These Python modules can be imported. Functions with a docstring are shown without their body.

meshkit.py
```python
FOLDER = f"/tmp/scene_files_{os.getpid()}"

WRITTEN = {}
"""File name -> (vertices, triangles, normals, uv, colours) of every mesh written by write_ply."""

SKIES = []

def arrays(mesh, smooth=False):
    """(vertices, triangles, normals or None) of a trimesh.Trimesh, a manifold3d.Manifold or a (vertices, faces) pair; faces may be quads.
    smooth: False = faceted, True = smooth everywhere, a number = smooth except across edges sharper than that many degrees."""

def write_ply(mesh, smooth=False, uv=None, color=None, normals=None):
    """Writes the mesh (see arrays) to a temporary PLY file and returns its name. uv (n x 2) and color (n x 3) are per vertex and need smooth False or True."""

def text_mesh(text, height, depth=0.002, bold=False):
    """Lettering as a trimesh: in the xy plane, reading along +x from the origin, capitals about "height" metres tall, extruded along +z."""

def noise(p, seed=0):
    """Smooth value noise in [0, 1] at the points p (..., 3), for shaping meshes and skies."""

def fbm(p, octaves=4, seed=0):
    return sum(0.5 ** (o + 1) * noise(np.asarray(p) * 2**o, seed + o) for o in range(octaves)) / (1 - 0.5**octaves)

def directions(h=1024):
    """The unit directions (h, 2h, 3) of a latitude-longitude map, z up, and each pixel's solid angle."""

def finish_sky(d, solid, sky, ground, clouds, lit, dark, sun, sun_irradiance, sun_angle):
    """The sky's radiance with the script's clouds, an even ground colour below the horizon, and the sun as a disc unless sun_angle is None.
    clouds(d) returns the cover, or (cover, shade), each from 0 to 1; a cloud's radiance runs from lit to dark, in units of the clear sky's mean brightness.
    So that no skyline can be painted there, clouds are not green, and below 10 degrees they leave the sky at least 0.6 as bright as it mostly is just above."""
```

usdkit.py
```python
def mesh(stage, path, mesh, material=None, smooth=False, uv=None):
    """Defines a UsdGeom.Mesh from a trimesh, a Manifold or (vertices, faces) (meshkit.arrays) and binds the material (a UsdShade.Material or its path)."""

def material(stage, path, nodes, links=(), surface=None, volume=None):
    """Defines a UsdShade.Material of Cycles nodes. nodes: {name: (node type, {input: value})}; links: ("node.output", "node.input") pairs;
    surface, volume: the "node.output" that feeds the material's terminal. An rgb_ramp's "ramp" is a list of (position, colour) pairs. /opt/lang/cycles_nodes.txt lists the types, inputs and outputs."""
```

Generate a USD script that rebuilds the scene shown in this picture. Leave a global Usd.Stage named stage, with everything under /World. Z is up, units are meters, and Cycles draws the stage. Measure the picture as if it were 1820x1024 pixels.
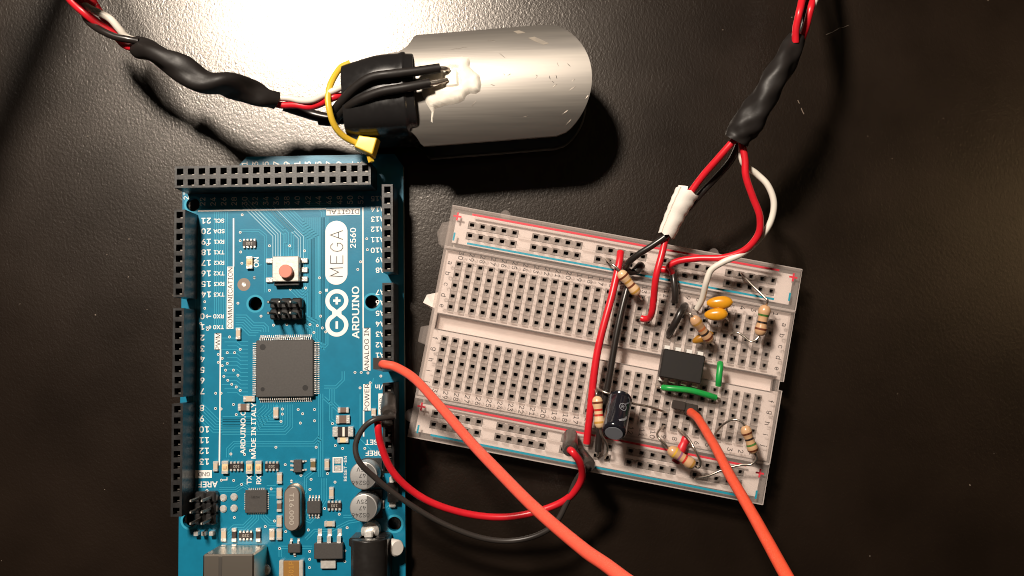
import math, random, numpy as np, trimesh, usdkit, meshkit
import manifold3d as m3
from shapely.geometry import Polygon, LineString, Point, box as sbox
from shapely.ops import unary_union
from shapely import affinity
from pxr import Usd, UsdGeom, UsdLux, UsdShade, Gf, Sdf
random.seed(7); np.random.seed(7)
stage = Usd.Stage.CreateInMemory()
UsdGeom.SetStageUpAxis(stage, UsdGeom.Tokens.z); UsdGeom.SetStageMetersPerUnit(stage, 1.0)
UsdGeom.Xform.Define(stage, '/World'); UsdGeom.Scope.Define(stage, '/World/Looks')
MM = 0.001                                   # everything below is measured in millimetres
# ------------------------------------------------------------------ camera, lamps, exposure
def rotv(r):
    r = np.array(r, float); t = np.linalg.norm(r) + 1e-12; k = r / t
    K = np.array([[0, -k[2], k[1]], [k[2], 0, -k[0]], [-k[1], k[0], 0]])
    return np.eye(3) + np.sin(t) * K + (1 - np.cos(t)) * K @ K
ZB = 4.0                                     # top face of the microcontroller board above the table
CAM = np.array([83.79, 52.177, 225.016 + ZB]); ROT = rotv([.0737, .0214, -.015]); FPX = 1689.24
def at(px, py, z):                           # point at height z on the line of sight through a pixel of the 1820 px photograph
    d = ROT @ np.array([(px - 910) / FPX, -(py - 512) / FPX, -1.0]); return CAM + d * ((z - CAM[2]) / d[2])
cam = UsdGeom.Camera.Define(stage, '/World/camera')
m = np.eye(4); m[:3, :3] = ROT.T; m[3, :3] = CAM * MM
cam.AddTransformOp().Set(Gf.Matrix4d(m.tolist()))
cam.CreateHorizontalApertureAttr(36.0); cam.CreateVerticalApertureAttr(20.25); cam.CreateFocalLengthAttr(36.0 * FPX / 1820)
cam.CreateClippingRangeAttr(Gf.Vec2f(0.005, 50)); cam.CreateExposureAttr(0.0)
HOT = at(570, 15, 0); LK = 1.7               # the lamp mirrors in the table at HOT
LAMP = np.array([*(HOT[:2] + (HOT[:2] - CAM[:2]) * LK), CAM[2] * LK])
def sphere_lamp(name, p, r, inten, col):
    L = UsdLux.SphereLight.Define(stage, '/World/' + name); L.AddTranslateOp().Set(Gf.Vec3d(*(np.array(p) * MM)))
    L.CreateRadiusAttr(r * MM); L.CreateIntensityAttr(inten); L.CreateColorAttr(Gf.Vec3f(*col))
sphere_lamp('lamp', LAMP, 29, 440, (1.0, .88, .75))
H2 = at(1960, 400, 0); LAMP2 = np.array([*(H2[:2] + (H2[:2] - CAM[:2]) * 3), CAM[2] * 3])
sphere_lamp('second_lamp', LAMP2, 40, 10, (1.0, .68, .33))
usdkit.material(stage, '/World/Looks/room', {'b': ('background_shader', {'color': (1.0, .84, .68), 'strength': 0.015})}, surface='b.background')
dome = UsdLux.DomeLight.Define(stage, '/World/room_light')
UsdShade.MaterialBindingAPI.Apply(dome.GetPrim()).Bind(UsdShade.Material.Get(stage, '/World/Looks/room'))
# ------------------------------------------------------------------ materials
LK_ = {}
def M(name, col, rough=.5, metal=0, vary=0, vscale=400, bump=0, bscale=1500, coat=0, spec=.5, trans=0, sss=0, rvary=0):
    p = '/World/Looks/' + name
    n = {'p': ('principled_bsdf', {'base_color': col, 'roughness': rough, 'metallic': metal, 'specular_ior_level': spec, 'coat_weight': coat, 'coat_roughness': .08}),
         'g': ('geometry', {})}
    l = []
    if vary or rvary:
        n['n'] = ('noise_texture', {'scale': vscale, 'detail': 5, 'roughness': .6}); l.append(('g.position', 'n.vector'))
    if vary:
        n['r'] = ('rgb_ramp', {'ramp': [(.3, tuple(c * (1 - vary) for c in col)), (.7, tuple(min(1, c * (1 + vary)) for c in col))]})
        l += [('n.fac', 'r.fac'), ('r.color', 'p.base_color')]
    if rvary:
        n['mr'] = ('map_range', {'from_min': .3, 'from_max': .7, 'to_min': max(.03, rough - rvary), 'to_max': min(1, rough + rvary)})
        l += [('n.fac', 'mr.value'), ('mr.result', 'p.roughness')]
    if bump:
        n['bn'] = ('noise_texture', {'scale': bscale, 'detail': 3}); n['bu'] = ('bump', {'strength': 1.0, 'distance': bump * MM})
        l += [('g.position', 'bn.vector'), ('bn.fac', 'bu.height'), ('bu.normal', 'p.normal')]
    out = 'p.BSDF'
    if trans:                                # clear plastic walls: part of the light goes straight through
        n['t'] = ('transparent_bsdf', {'color': (.985, .975, .965)}); n['mx'] = ('mix_closure', {'fac': trans}); n['tl'] = ('translucent_bsdf', {'color': col}); n['m2'] = ('mix_closure', {'fac': .4})
        l += [('p.BSDF', 'm2.closure1'), ('tl.BSDF', 'm2.closure2'), ('m2.closure', 'mx.closure1'), ('t.BSDF', 'mx.closure2')]; out = 'mx.closure'
    LK_[name] = usdkit.material(stage, p, n, l, surface=out); return LK_[name]
M('pcb', (.006, .168, .282), .30, vary=.08, vscale=300, bump=.006, bscale=2500)
M('pcb_edge', (.10, .12, .09), .6)
M('trace', (.035, .31, .45), .3)
M('trace_glint', (.34, .55, .64), .35)
M('silk', (.80, .79, .76), .5, bump=.004, bscale=6000)
M('ink_black', (.02, .02, .022), .55)
M('leg_bright', (.85, .82, .78), .3, .2)
M('solder', (.88, .85, .80), .28, .55, bump=.10, bscale=1900)
M('tin', (.66, .63, .58), .35, .4, vary=.15, vscale=1500, bump=.02, bscale=1200)
M('dark_metal', (.22, .20, .18), .45, 1)
M('hole_dark', (.006, .005, .005), .6)
M('header_black', (.018, .017, .017), .36, bump=.012, bscale=2500, rvary=.1)
M('chip_black', (.055, .050, .047), .5, vary=.12, vscale=2500, bump=.008, bscale=5000)
M('dip_black', (.016, .014, .013), .45, vary=.1, vscale=2500, bump=.01, bscale=4000)
M('chip_dimple', (.02, .018, .018), .4)
M('gold', (.62, .45, .22), .35, 1)
M('fiducial', (.23, .17, .13), .5)
M('led_body', (.72, .58, .34), .35)
M('ceramic', (.55, .44, .33), .45)
M('ceramic_brown', (.16, .105, .08), .45)
M('array_black', (.03, .022, .02), .4)
M('button_red', (.58, .20, .14), .5)
M('can_silver', (.50, .49, .48), .42, .6, vary=.06, vscale=3000)
M('can_dark', (.12, .115, .11), .45)
M('crystal_metal', (.30, .25, .215), .38, .3, bump=.01, bscale=1500)
M('crystal_side', (.60, .54, .47), .28, 1)
M('print_grey', (.50, .46, .40), .5)
M('fuse_amber', (.30, .15, .04), .35)
M('usb_metal', (.74, .65, .55), .33, 1, bump=.004, bscale=300)
M('jack_black', (.016, .014, .013), .32, bump=.01, bscale=1500, rvary=.1)
M('clear_plastic', (.80, .71, .67), .12, trans=.82, bump=.008, bscale=900)
M('core', (.80, .715, .69), .4, vary=.06, vscale=250, bump=.04, bscale=300)
M('pocket_dark', (.10, .08, .07), .6)
M('glint_plastic', (.84, .765, .73), .2, trans=.40, bump=.02, bscale=500)
M('foam', (.88, .82, .77), .75, vary=.06, vscale=900)
M('clip_metal', (.28, .24, .22), .4, .35, vary=.2, vscale=500)
M('print_red', (.62, .035, .055), .5)
M('print_blue', (.01, .26, .36), .5)
M('print_dark', (.03, .022, .02), .55)
M('wire_red', (.60, .012, .022), .33, vary=.1, vscale=300, bump=.01, bscale=700)
M('wire_salmon', (.80, .095, .055), .42, vary=.07, vscale=350, bump=.006, bscale=900)
M('wire_orange', (.77, .082, .034), .48, vary=.07, vscale=350, bump=.008, bscale=700)
M('wire_black', (.018, .014, .0125), .3)
M('wire_white', (.74, .68, .60), .4)
M('wire_green', (.012, .30, .055), .38, vary=.12, vscale=500, bump=.01, bscale=900)
M('wire_grey', (.035, .029, .026), .38)
M('boot_black', (.040, .033, .029), .33, bump=.01, bscale=1200)
M('sleeve', (.014, .0115, .0105), .5, spec=.25, bump=.02, bscale=900, rvary=.08)
M('lead_wire', (.50, .44, .38), .28, .9)
M('resistor_tan', (.58, .34, .18), .30, coat=.3)
M('resistor_beige', (.70, .47, .27), .30, coat=.3)
M('band_brown', (.14, .035, .015), .35); M('band_black', (.025, .015, .012), .35); M('band_green', (.06, .16, .035), .35)
M('band_gold', (.48, .25, .05), .35); M('band_red', (.50, .03, .02), .35); M('band_violet', (.30, .11, .22), .35); M('band_orange', (.55, .16, .05), .35)
M('band_yellow', (.70, .42, .05), .35)
M('drop_yellow', (.62, .27, .012), .25, vary=.10, vscale=400, bump=.02, bscale=400, coat=.4)
M('drop_brown', (.34, .15, .015), .3, coat=.4)
M('cap_black', (.010, .010, .014), .16, coat=.3)
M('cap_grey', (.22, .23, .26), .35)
M('cap_print', (.42, .43, .46), .4)
M('shade_paint', (.010, .011, .012), .35)
M('tape', (.013, .012, .012), .20, bump=.02, bscale=220, rvary=.06)
M('zip_yellow', (.66, .43, .035), .35, bump=.01, bscale=600)
M('paste', (.82, .765, .67), .45, bump=.04, bscale=600)
M('paste_dim', (.60, .54, .46), .6, trans=.6)
M('dust_pale', (.20, .16, .125), .8)
M('paper', (.82, .76, .70), .8, bump=.02, bscale=1200)
M('sheath_red', (.60, .02, .03), .4)
M('white_plastic', (.72, .68, .63), .5, bump=.05, bscale=500)
# brushed, scratched aluminium
n = {'g': ('geometry', {}), 'mp': ('mapping', {'scale': (60, 2600, 300), 'rotation': (0, 0, -.08)}), 'mp2': ('mapping', {'scale': (30, 420, 120), 'rotation': (0, 0, -.08)}), 'n': ('noise_texture', {'scale': 1.0, 'detail': 4}),
     'n2': ('noise_texture', {'scale': 1.0, 'detail': 4}), 'mr': ('map_range', {'from_min': .25, 'from_max': .75, 'to_min': .43, 'to_max': .48}),
     'rp': ('rgb_ramp', {'ramp': [(.3, (.265, .245, .225)), (.7, (.315, .29, .26))]}), 'b': ('bump', {'strength': .6, 'distance': .012 * MM}),
     'p': ('principled_bsdf', {'metallic': 1, 'roughness': .36, 'anisotropic': 0.0})}
usdkit.material(stage, '/World/Looks/aluminium', n, [('g.position', 'mp.vector'), ('mp.vector', 'n.vector'), ('g.position', 'mp2.vector'), ('mp2.vector', 'n2.vector'), ('n2.fac', 'mr.value'), ('mr.result', 'p.roughness'),
    ('n2.fac', 'rp.fac'), ('rp.color', 'p.base_color'), ('n.fac', 'b.height'), ('b.normal', 'p.normal')], surface='p.BSDF')
# dark table top with a fine pebbled lacquer
n = {'g': ('geometry', {}), 'mp': ('mapping', {'scale': (1, .72, 1), 'rotation': (0, 0, .6)}),
     'v': ('noise_texture', {'scale': 1500, 'detail': 3.5, 'roughness': .65, 'distortion': .25}), 'n': ('noise_texture', {'scale': 35, 'detail': 4}),
     'f': ('noise_texture', {'scale': 3200, 'detail': 2}),
     'ad': ('math', {'math_type': 'multiply_add', 'value2': .35}),
     'b': ('bump', {'strength': 1.0, 'distance': .05 * MM}), 'rp': ('rgb_ramp', {'ramp': [(.3, (.0065, .0036, .0021)), (.7, (.0115, .0064, .0037))]}),
     'mr': ('map_range', {'from_min': .3, 'from_max': .7, 'to_min': .24, 'to_max': .285}),
     'p': ('principled_bsdf', {'roughness': .28, 'ior': 1.68, 'specular_tint': (1.0, .94, .88)})}
usdkit.material(stage, '/World/Looks/table_top', n, [('g.position', 'mp.vector'), ('mp.vector', 'v.vector'), ('mp.vector', 'f.vector'), ('g.position', 'n.vector'), ('n.fac', 'rp.fac'), ('rp.color', 'p.base_color'),
    ('n.fac', 'mr.value'), ('mr.result', 'p.roughness'), ('f.fac', 'ad.value1'), ('v.fac', 'ad.value3'), ('ad.value', 'b.height'), ('b.normal', 'p.normal')], surface='p.BSDF')
# ------------------------------------------------------------------ helpers
used, base_of = {}, {}
def numbered(path):
    k = used.get(path, 0); used[path] = k + 1
    return path if k == 0 else f'{path}_{k:03d}'
def tag(prim, label=None, cat=None, group=None, kind=None):
    for k, v in (('label', label), ('category', cat), ('group', group), ('kind', kind)):
        if v: prim.SetCustomDataByKey(k, v)
    return prim
def thing(name, label, cat, loc=(0, 0, 0), group=None):
    p = numbered('/World/' + name); x = UsdGeom.Xform.Define(stage, p); x.AddTranslateOp().Set(Gf.Vec3d(*(np.array(loc, float) * MM)))
    base_of[p] = np.array(loc, float); return tag(x.GetPrim(), label, cat, group)
def part(name, mesh, mat, parent=None, label=None, kind=None, smooth=False):
    if isinstance(mesh, (list, tuple)): mesh = trimesh.util.concatenate(list(mesh))
    pp = str(parent.GetPath()) if parent is not None else '/World'
    b = base_of.get(pp, np.zeros(3)); p = numbered(pp + '/' + name); base_of[p] = b
    mesh = mesh.copy(); mesh.vertices = (np.array(mesh.vertices) - b) * MM
    pr = usdkit.mesh(stage, p, mesh, '/World/Looks/' + mat, smooth=smooth).GetPrim()
    return tag(pr, label, kind=kind)
def tm(man):
    q = man.to_mesh(); return trimesh.Trimesh(q.vert_properties[:, :3], q.tri_verts, process=False)
def rbox(x0, y0, z0, x1, y1, z1, c=.12):     # box with chamfered edges
    c = min(c, .45 * min(x1 - x0, y1 - y0, z1 - z0)); pts = []
    for X, sx in ((x0, 1), (x1, -1)):
        for Y, sy in ((y0, 1), (y1, -1)):
            for Z, sz in ((z0, 1), (z1, -1)):
                pts += [(X + sx * c, Y + sy * c, Z), (X + sx * c, Y, Z + sz * c), (X, Y + sy * c, Z + sz * c)]
    return trimesh.convex.convex_hull(np.array(pts))
def turn(mesh, deg, c):
    mesh = mesh.copy(); mesh.apply_transform(trimesh.transformations.rotation_matrix(math.radians(deg), [0, 0, 1], [c[0], c[1], 0])); return mesh
def cyl(x, y, z0, z1, r, n=20, c=0.0, r1=None):
    r1 = r if r1 is None else r1
    prof = [(0, z0), (r - c, z0), (r, z0 + c), (r1, z1 - c), (r1 - c, z1), (0, z1)] if c else [(0, z0), (r, z0), (r1, z1), (0, z1)]
    q = trimesh.creation.revolve(np.array(prof), sections=n); q.apply_translation((x, y, 0)); return q
def ext(poly, z0, z1):
    gs = [g for g in getattr(poly, 'geoms', [poly]) if g.area > 1e-6]
    ms = []
    for g in gs:
        q = trimesh.creation.extrude_polygon(g, z1 - z0, engine='earcut'); q.apply_translation((0, 0, z0)); ms.append(q)
    return trimesh.util.concatenate(ms)
def spline(P, n=10):
    P = np.array(P, float)
    if len(P) == 2: return np.array([P[0] + (P[1] - P[0]) * t for t in np.linspace(0, 1, n)])
    Q = np.vstack([2 * P[0] - P[1], P, 2 * P[-1] - P[-2]]); out = []
    for i in range(1, len(Q) - 2):
        p0, p1, p2, p3 = Q[i - 1:i + 3]
        d = [max(np.linalg.norm(b - a), 1e-6) ** .5 for a, b in ((p0, p1), (p1, p2), (p2, p3))]
        t0, t1 = 0, d[0]; t2 = t1 + d[1]; t3 = t2 + d[2]
        for t in np.linspace(t1, t2, n, endpoint=False):
            a1 = (t1 - t) / (t1 - t0) * p0 + (t - t0) / (t1 - t0) * p1; a2 = (t2 - t) / (t2 - t1) * p1 + (t - t1) / (t2 - t1) * p2
            a3 = (t3 - t) / (t3 - t2) * p2 + (t - t2) / (t3 - t2) * p3
            b1 = (t2 - t) / (t2 - t0) * a1 + (t - t0) / (t2 - t0) * a2; b2 = (t3 - t) / (t3 - t1) * a2 + (t - t1) / (t3 - t1) * a3
            out.append((t2 - t) / (t2 - t1) * b1 + (t - t1) / (t2 - t1) * b2)
    return np.array(out + [P[-1]])
def sweep(C, r, n=14, cap=True, shape=None):
    """Tube along the points C with radius r (number or one per point); shape(i, angle) may scale the radius."""
    C = np.array(C, float); N = len(C); r = np.broadcast_to(np.asarray(r, float), (N,))
    T = np.gradient(C, axis=0); T /= np.maximum(np.linalg.norm(T, axis=1, keepdims=True), 1e-9)
    u = np.cross(T[0], [0, 0, 1.0]);
    if np.linalg.norm(u) < .1: u = np.cross(T[0], [0, 1.0, 0])
    u /= np.linalg.norm(u); V = []
    for i in range(N):
        u = u - T[i] * (u @ T[i]); u /= np.linalg.norm(u); w = np.cross(T[i], u)
        for k in range(n):
            a = 2 * math.pi * k / n; s = r[i] * (shape(i, a) if shape else 1)
            V.append(C[i] + s * (math.cos(a) * u + math.sin(a) * w))
    F = [(i * n + k, i * n + (k + 1) % n, (i + 1) * n + (k + 1) % n, (i + 1) * n + k) for i in range(N - 1) for k in range(n)]
    F = np.array([(a, b, c) for a, b, c, d in F] + [(a, c, d) for a, b, c, d in F])
    if cap:
        V += [C[0], C[-1]]; e = N * n; F = np.vstack([F, [(e, (k + 1) % n, k) for k in range(n)], [(e + 1, (N - 1) * n + k, (N - 1) * n + (k + 1) % n) for k in range(n)]])
    return trimesh.Trimesh(np.array(V), F, process=False)
def wire(P, r, n=12, seg=10, **k):          # a real wire is never a perfect curve: a slight wander along its length
    C = spline(P, seg); s = np.linspace(0, 1, len(C)); L = np.linalg.norm(np.diff(C, axis=0), axis=1).sum(); ph = float(C[0][0] * 7.3 + C[0][1] * 3.1)
    w = np.stack([meshkit.noise(np.stack([s * L / 6.5 + ph + 31 * j, 0 * s, 0 * s], 1)) - .5 for j in range(3)], 1) * (.20 * min(r, 1) * np.minimum(1, np.minimum(s, 1 - s) * L / 8))[:, None]
    rr = r * (1 + .025 * (meshkit.noise(np.stack([s * L / 3.2 + ph, 0 * s + 9, 0 * s], 1)) - .5)); return sweep(C + w, rr, n, **k)
def pz(lst): return [at(*p) for p in lst]    # (pixel x, pixel y, height) -> points
def ribbon(pts, w, z0, z1, join=2):
    return ext(LineString(np.array(pts)[:, :2]).buffer(w / 2, cap_style=2, join_style=join), z0, z1)
TC = {}
def text(s, x, y, h, deg, z, bold=False, wide=1.0, depth=.03):
    key = (s, round(h, 3), bold, round(wide, 2))
    if key not in TC:
        q = meshkit.text_mesh(s, h, depth, bold); b = q.bounds.mean(0); q.apply_translation((-b[0], -b[1], 0)); q.vertices[:, 0] *= wide; TC[key] = q
    q = TC[key].copy(); q.apply_transform(trimesh.transformations.rotation_matrix(math.radians(deg), [0, 0, 1])); q.apply_translation((x, y, z)); return q
# ------------------------------------------------------------------ the table
t = part('table', trimesh.creation.box(bounds=[(-420, -420, -25), (560, 560, 0)]), 'table_top'); tag(t, 'dark brown table top with a fine pebbled lacquer', 'table', kind='structure')
# ------------------------------------------------------------------ the microcontroller board
BRD = thing('microcontroller_board', 'blue microcontroller board with black pin headers, lying left of the clear breadboard', 'circuit board', (26.67, 50.8, 0))
B = lambda x, y, z=ZB: at(x, y, z)
outline = Polygon([(0, 0), (53.34, 0), (53.34, 98.6), (51.3, 101.6), (15.5, 101.6), (13.2, 99.06), (0, 99.06)])
mount = [(50.8, 13.97), (2.54, 15.24), (2.54, 90.17), (45.72, 66.04), (17.78, 66.04)]
for x, y in mount: outline = outline.difference(Point(x, y).buffer(1.62, 12))
bb_ = part('board_base', ext(outline, ZB - 1.6, ZB), 'pcb', BRD)
e = outline.exterior.buffer(.02); part('board_edge', ext(e, ZB - 1.55, ZB - .08), 'pcb_edge', bb_)
ann = [ext(Point(x, y).buffer(2.15, 16).difference(Point(x, y).buffer(1.66, 12)), ZB, ZB + .02) for x, y in mount]
for q in ann: part('hole_ring', q, 'trace', bb_)
# solder tails under the board that it rests on
tails = []
def header(nx, ny, X0, Y0, top=8.5, dx=2.54, dy=-2.54, hole=1.5):
    xs = [X0 + dx * i for i in range(nx)]; ys = [Y0 + dy * j for j in range(ny)]
    o = sbox(min(xs) - 1.27, min(ys) - 1.27, max(xs) + 1.27, max(ys) + 1.27)
    hs = [sbox(x - hole / 2, y - hole / 2, x + hole / 2, y + hole / 2) for x in xs for y in ys]
    h = part('pin_header', [ext(o.difference(unary_union(hs)), ZB + 1.0, ZB + top), ext(o, ZB, ZB + 1.0)], 'header_black', BRD)
    c = []
    for x in xs:
        for y in ys:
            for s in (-1, 1): c.append(trimesh.creation.box(bounds=[(x - .35, y + s * .42 - .12, ZB + 1), (x + .35, y + s * .42 + .12, ZB + top - 1.6)]))
            tails.append(cyl(x, y, .3, ZB - 1.6, .35, 6, r1=.8))
    part('contacts', c, 'dark_metal', h, kind='stuff')
header(18, 2, 2.54, 96.52)
header(1, 8, 2.54, 86.36); header(1, 8, 2.54, 63.5); header(1, 10, 2.54, 41.656)
header(1, 8, 50.8, 91.44); header(1, 8, 50.8, 68.58); header(1, 8, 50.8, 45.72)
part('solder_tails', tails, 'solder', BRD, kind='stuff')
# --- copper traces, as bundles of ribbons
TR, TRB = [], []
def bundle(path, n, off, w=.17, dst=None):
    l = LineString([tuple(B(*p)[:2]) for p in path])
    for k in range(n):
        q = l if k == 0 else l.offset_curve(off * k / 7.45, join_style=2)
        if q.is_empty: continue
        for g in getattr(q, 'geoms', [q]): (TR if dst is None else dst).append(ext(g.buffer(w / 2, cap_style=2, join_style=2).intersection(outline.buffer(-.4)), ZB + .005, ZB + .025))
bundle([(431, 366), (485, 420), (485, 457)], 4, 4.6, dst=TRB, w=.15); bundle([(452, 366), (504, 418), (504, 457)], 5, 4.6)
bundle([(478, 372), (530, 424), (530, 480)], 3, 4.6, dst=TRB, w=.13)
bundle([(497, 374), (550, 427), (550, 562), (538, 574)], 5, 4.2); bundle([(566, 372), (572, 378), (572, 612), (560, 600)], 2, 4)
bundle([(583, 386), (583, 613), (577, 619), (572, 619)], 13, -3.6); bundle([(600, 380), (592, 372), (540, 372)], 4, -3.4)
bundle([(381, 377), (381, 585)], 7, 4.0); bundle([(419, 560), (438, 560), (452, 574), (470, 574), (477, 581), (477, 590)], 6, -4.4)
bundle([(352, 400), (352, 690)], 2, -4)
for i in range(15): bundle([(441, 607 + 6.9 * i), (428, 607 + 6.9 * i), (421, 601 + 6.9 * i), (394 + 5 * (i % 3), 601 + 6.9 * i)], 1, 0, w=.15)
bundle([(358, 690), (358, 715), (388, 745), (445, 745), (468, 722), (468, 719)], 6, -4.6, w=.15)
bundle([(395, 772), (508, 772), (520, 760), (520, 719)], 8, 4.4, w=.15); bundle([(566, 700), (566, 848)], 3, 3.9); bundle([(586, 690), (586, 718), (600, 732)], 3, 4)
bundle([(411, 813), (411, 800), (418, 793), (560, 793), (572, 781)], 3, 4, w=.15); bundle([(390, 874), (420, 874), (432, 866), (440, 871)], 3, 3.6, w=.14)
bundle([(447, 912), (447, 918), (432, 933), (415, 933), (400, 946)], 4, 4.2, w=.15); bundle([(464, 912), (464, 920), (478, 934), (492, 934)], 3, 4, w=.15)
bundle([(474, 880), (490, 880)], 4, 5.5); bundle([(545, 905), (540, 925), (552, 930), (565, 915), (580, 890), (580, 850)], 3, 4)
bundle([(640, 700), (640, 780), (660, 800)], 1, 4); bundle([(610, 920), (625, 920), (640, 905)], 2, 4); bundle([(436, 470), (447, 480), (465, 470)], 1, 3)
bundle([(427, 412), (460, 412), (470, 420), (470, 520)], 2, 4, w=.14); bundle([(500, 500), (530, 530), (540, 535)], 5, 4.4); bundle([(647, 700), (660, 690), (664, 672)], 1, 3)
bundle([(690, 905), (715, 880)], 2, 4); bundle([(520, 445), (505, 430), (505, 405)], 1, 3); bundle([(480, 640), (480, 640.5)], 1, 3)
bundle([(576, 690), (598, 690), (612, 676), (612, 660)], 2, 4); bundle([(577, 705), (590, 717), (590, 745), (600, 752)], 2, -4.3)
bundle([(500, 990), (500, 975), (555, 975)], 2, 4); bundle([(545, 960), (560, 945), (590, 945), (620, 930), (650, 925)], 2, 4); bundle([(530, 890), (545, 875), (545, 850), (565, 835)], 2, 4)
part('copper_traces', TR, 'trace', bb_, kind='stuff'); part('glint_traces', TRB, 'trace_glint', bb_, kind='stuff')  # the paler set has the lamp gloss painted into its colour
vias = [(430.5, 382), (427, 413), (427, 428), (428, 448), (430, 468), (479, 437), (515, 437), (541.5, 446), (452, 494), (479, 516), (516, 514), (543, 512), (452, 493.5), (423, 539), (464, 562), (486, 578), (510, 577), (568, 494), (569, 520), (570, 562), (564, 579),
        (573, 583), (551, 577), (558, 591), (579, 590), (408, 599), (427, 621), (417, 627), (404, 627), (388, 630), (395, 637), (388, 644), (404, 646), (395, 650), (401, 658), (415, 658), (423, 667), (398, 669), (405, 676), (412, 683), (420, 688), (427, 694),
        (383.5, 699), (393, 699), (383, 726), (393, 727), (415, 719), (502, 727), (502, 736), (499.5, 749), (420, 737), (410.5, 807), (435, 808), (445, 801), (490.5, 795), (507, 826), (415.5, 854), (393.5, 853.5), (429.5, 861), (368, 872), (482, 869), (518, 856), (416.5, 920), (471.5, 936), (488, 926), (497, 975), (508, 945),
        (530, 728), (538, 735.5), (559, 728), (534, 752), (559, 748), (591, 753), (596, 792), (609, 797), (562, 795), (648.5, 797), (535, 845), (553, 852), (582, 842), (518, 855), (551, 870), (577, 904), (595.5, 857), (603, 914), (564.5, 919), (548, 942), (617, 938), (550.5, 980), (550.5, 994), (550, 1009), (613, 979), (613, 998),
        (631, 662), (642, 662), (654, 663), (677, 668.5), (658, 680.5), (640, 689.5), (636, 479), (641, 465.5), (652, 424.5), (653, 444), (597, 470), (620, 380), (364, 536.5), (364, 548), (369, 435), (369, 586), (357, 575)]
vr, vh = [], []
for x, y in vias:
    c = B(x, y); vr.append(ext(Point(c[0], c[1]).buffer(.31, 6).difference(Point(c[0], c[1]).buffer(.17, 4)), ZB + .03, ZB + .05)); vh.append(ext(Point(c[0], c[1]).buffer(.2, 4), ZB + .03, ZB + .04))
part('via_rings', vr, 'silk', bb_, kind='stuff'); part('via_holes', vh, 'hole_dark', bb_, kind='stuff')
# --- silkscreen
S, K, SG = [], [], []
ZS = ZB + .03
def T(s, x, y, h, deg, bold=True, wide=1.0, dst=None):
    c = B(x, y); h *= 1.08 if bold else 1; wide *= 1.06 if bold else 1; (S if dst is None else dst).append(text(s, c[0], c[1], h, deg, ZS if dst is None else ZS + .04, bold, wide))
def bar(x0, y0, x1, y1, w): S.append(ribbon([B(x0, y0), B(x1, y1)], w, ZS, ZS + .03))
def plate(x0, y0, x1, y1): a, b = B(x0, y1), B(x1, y0); S.append(ext(sbox(a[0], a[1], b[0], b[1]), ZS, ZS + .03))
for i, s in enumerate(('SCL 21', 'SDA 20', 'RX1 19', 'TX1 18', 'RX2 17', 'TX2 16', 'RX3 15', 'TX3 14')):
    y = 392.5 + 18.72 * i; a, b = s.split(); T(b, 366.5, y, 1.22, 180, wide=1.05); T(a, 389.5, y, .86, 180)
for i, y in ((0, 562.3), (1, 581.5)):
    T(str(i), 359.8, y, 1.22, 180); T(('RX0', 'TX0')[i], 388.5, y, .86, 180); bar(366, y, 375.5, y, .2)
    sx = 366 if i == 0 else 375.5; d = 3.2 if i == 0 else -3.2
    bar(sx, y, sx + d, y - 3.2, .2); bar(sx, y, sx + d, y + 3.2, .2)
for i in range(2, 8): T(str(i), 359.8, 600.5 + 19.0 * (i - 2), 1.24, 180)
for i in range(8, 14): T(str(i), 359 if i < 10 else 363, 725.2 + 19.1 * (i - 8), 1.28, 180)
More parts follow.
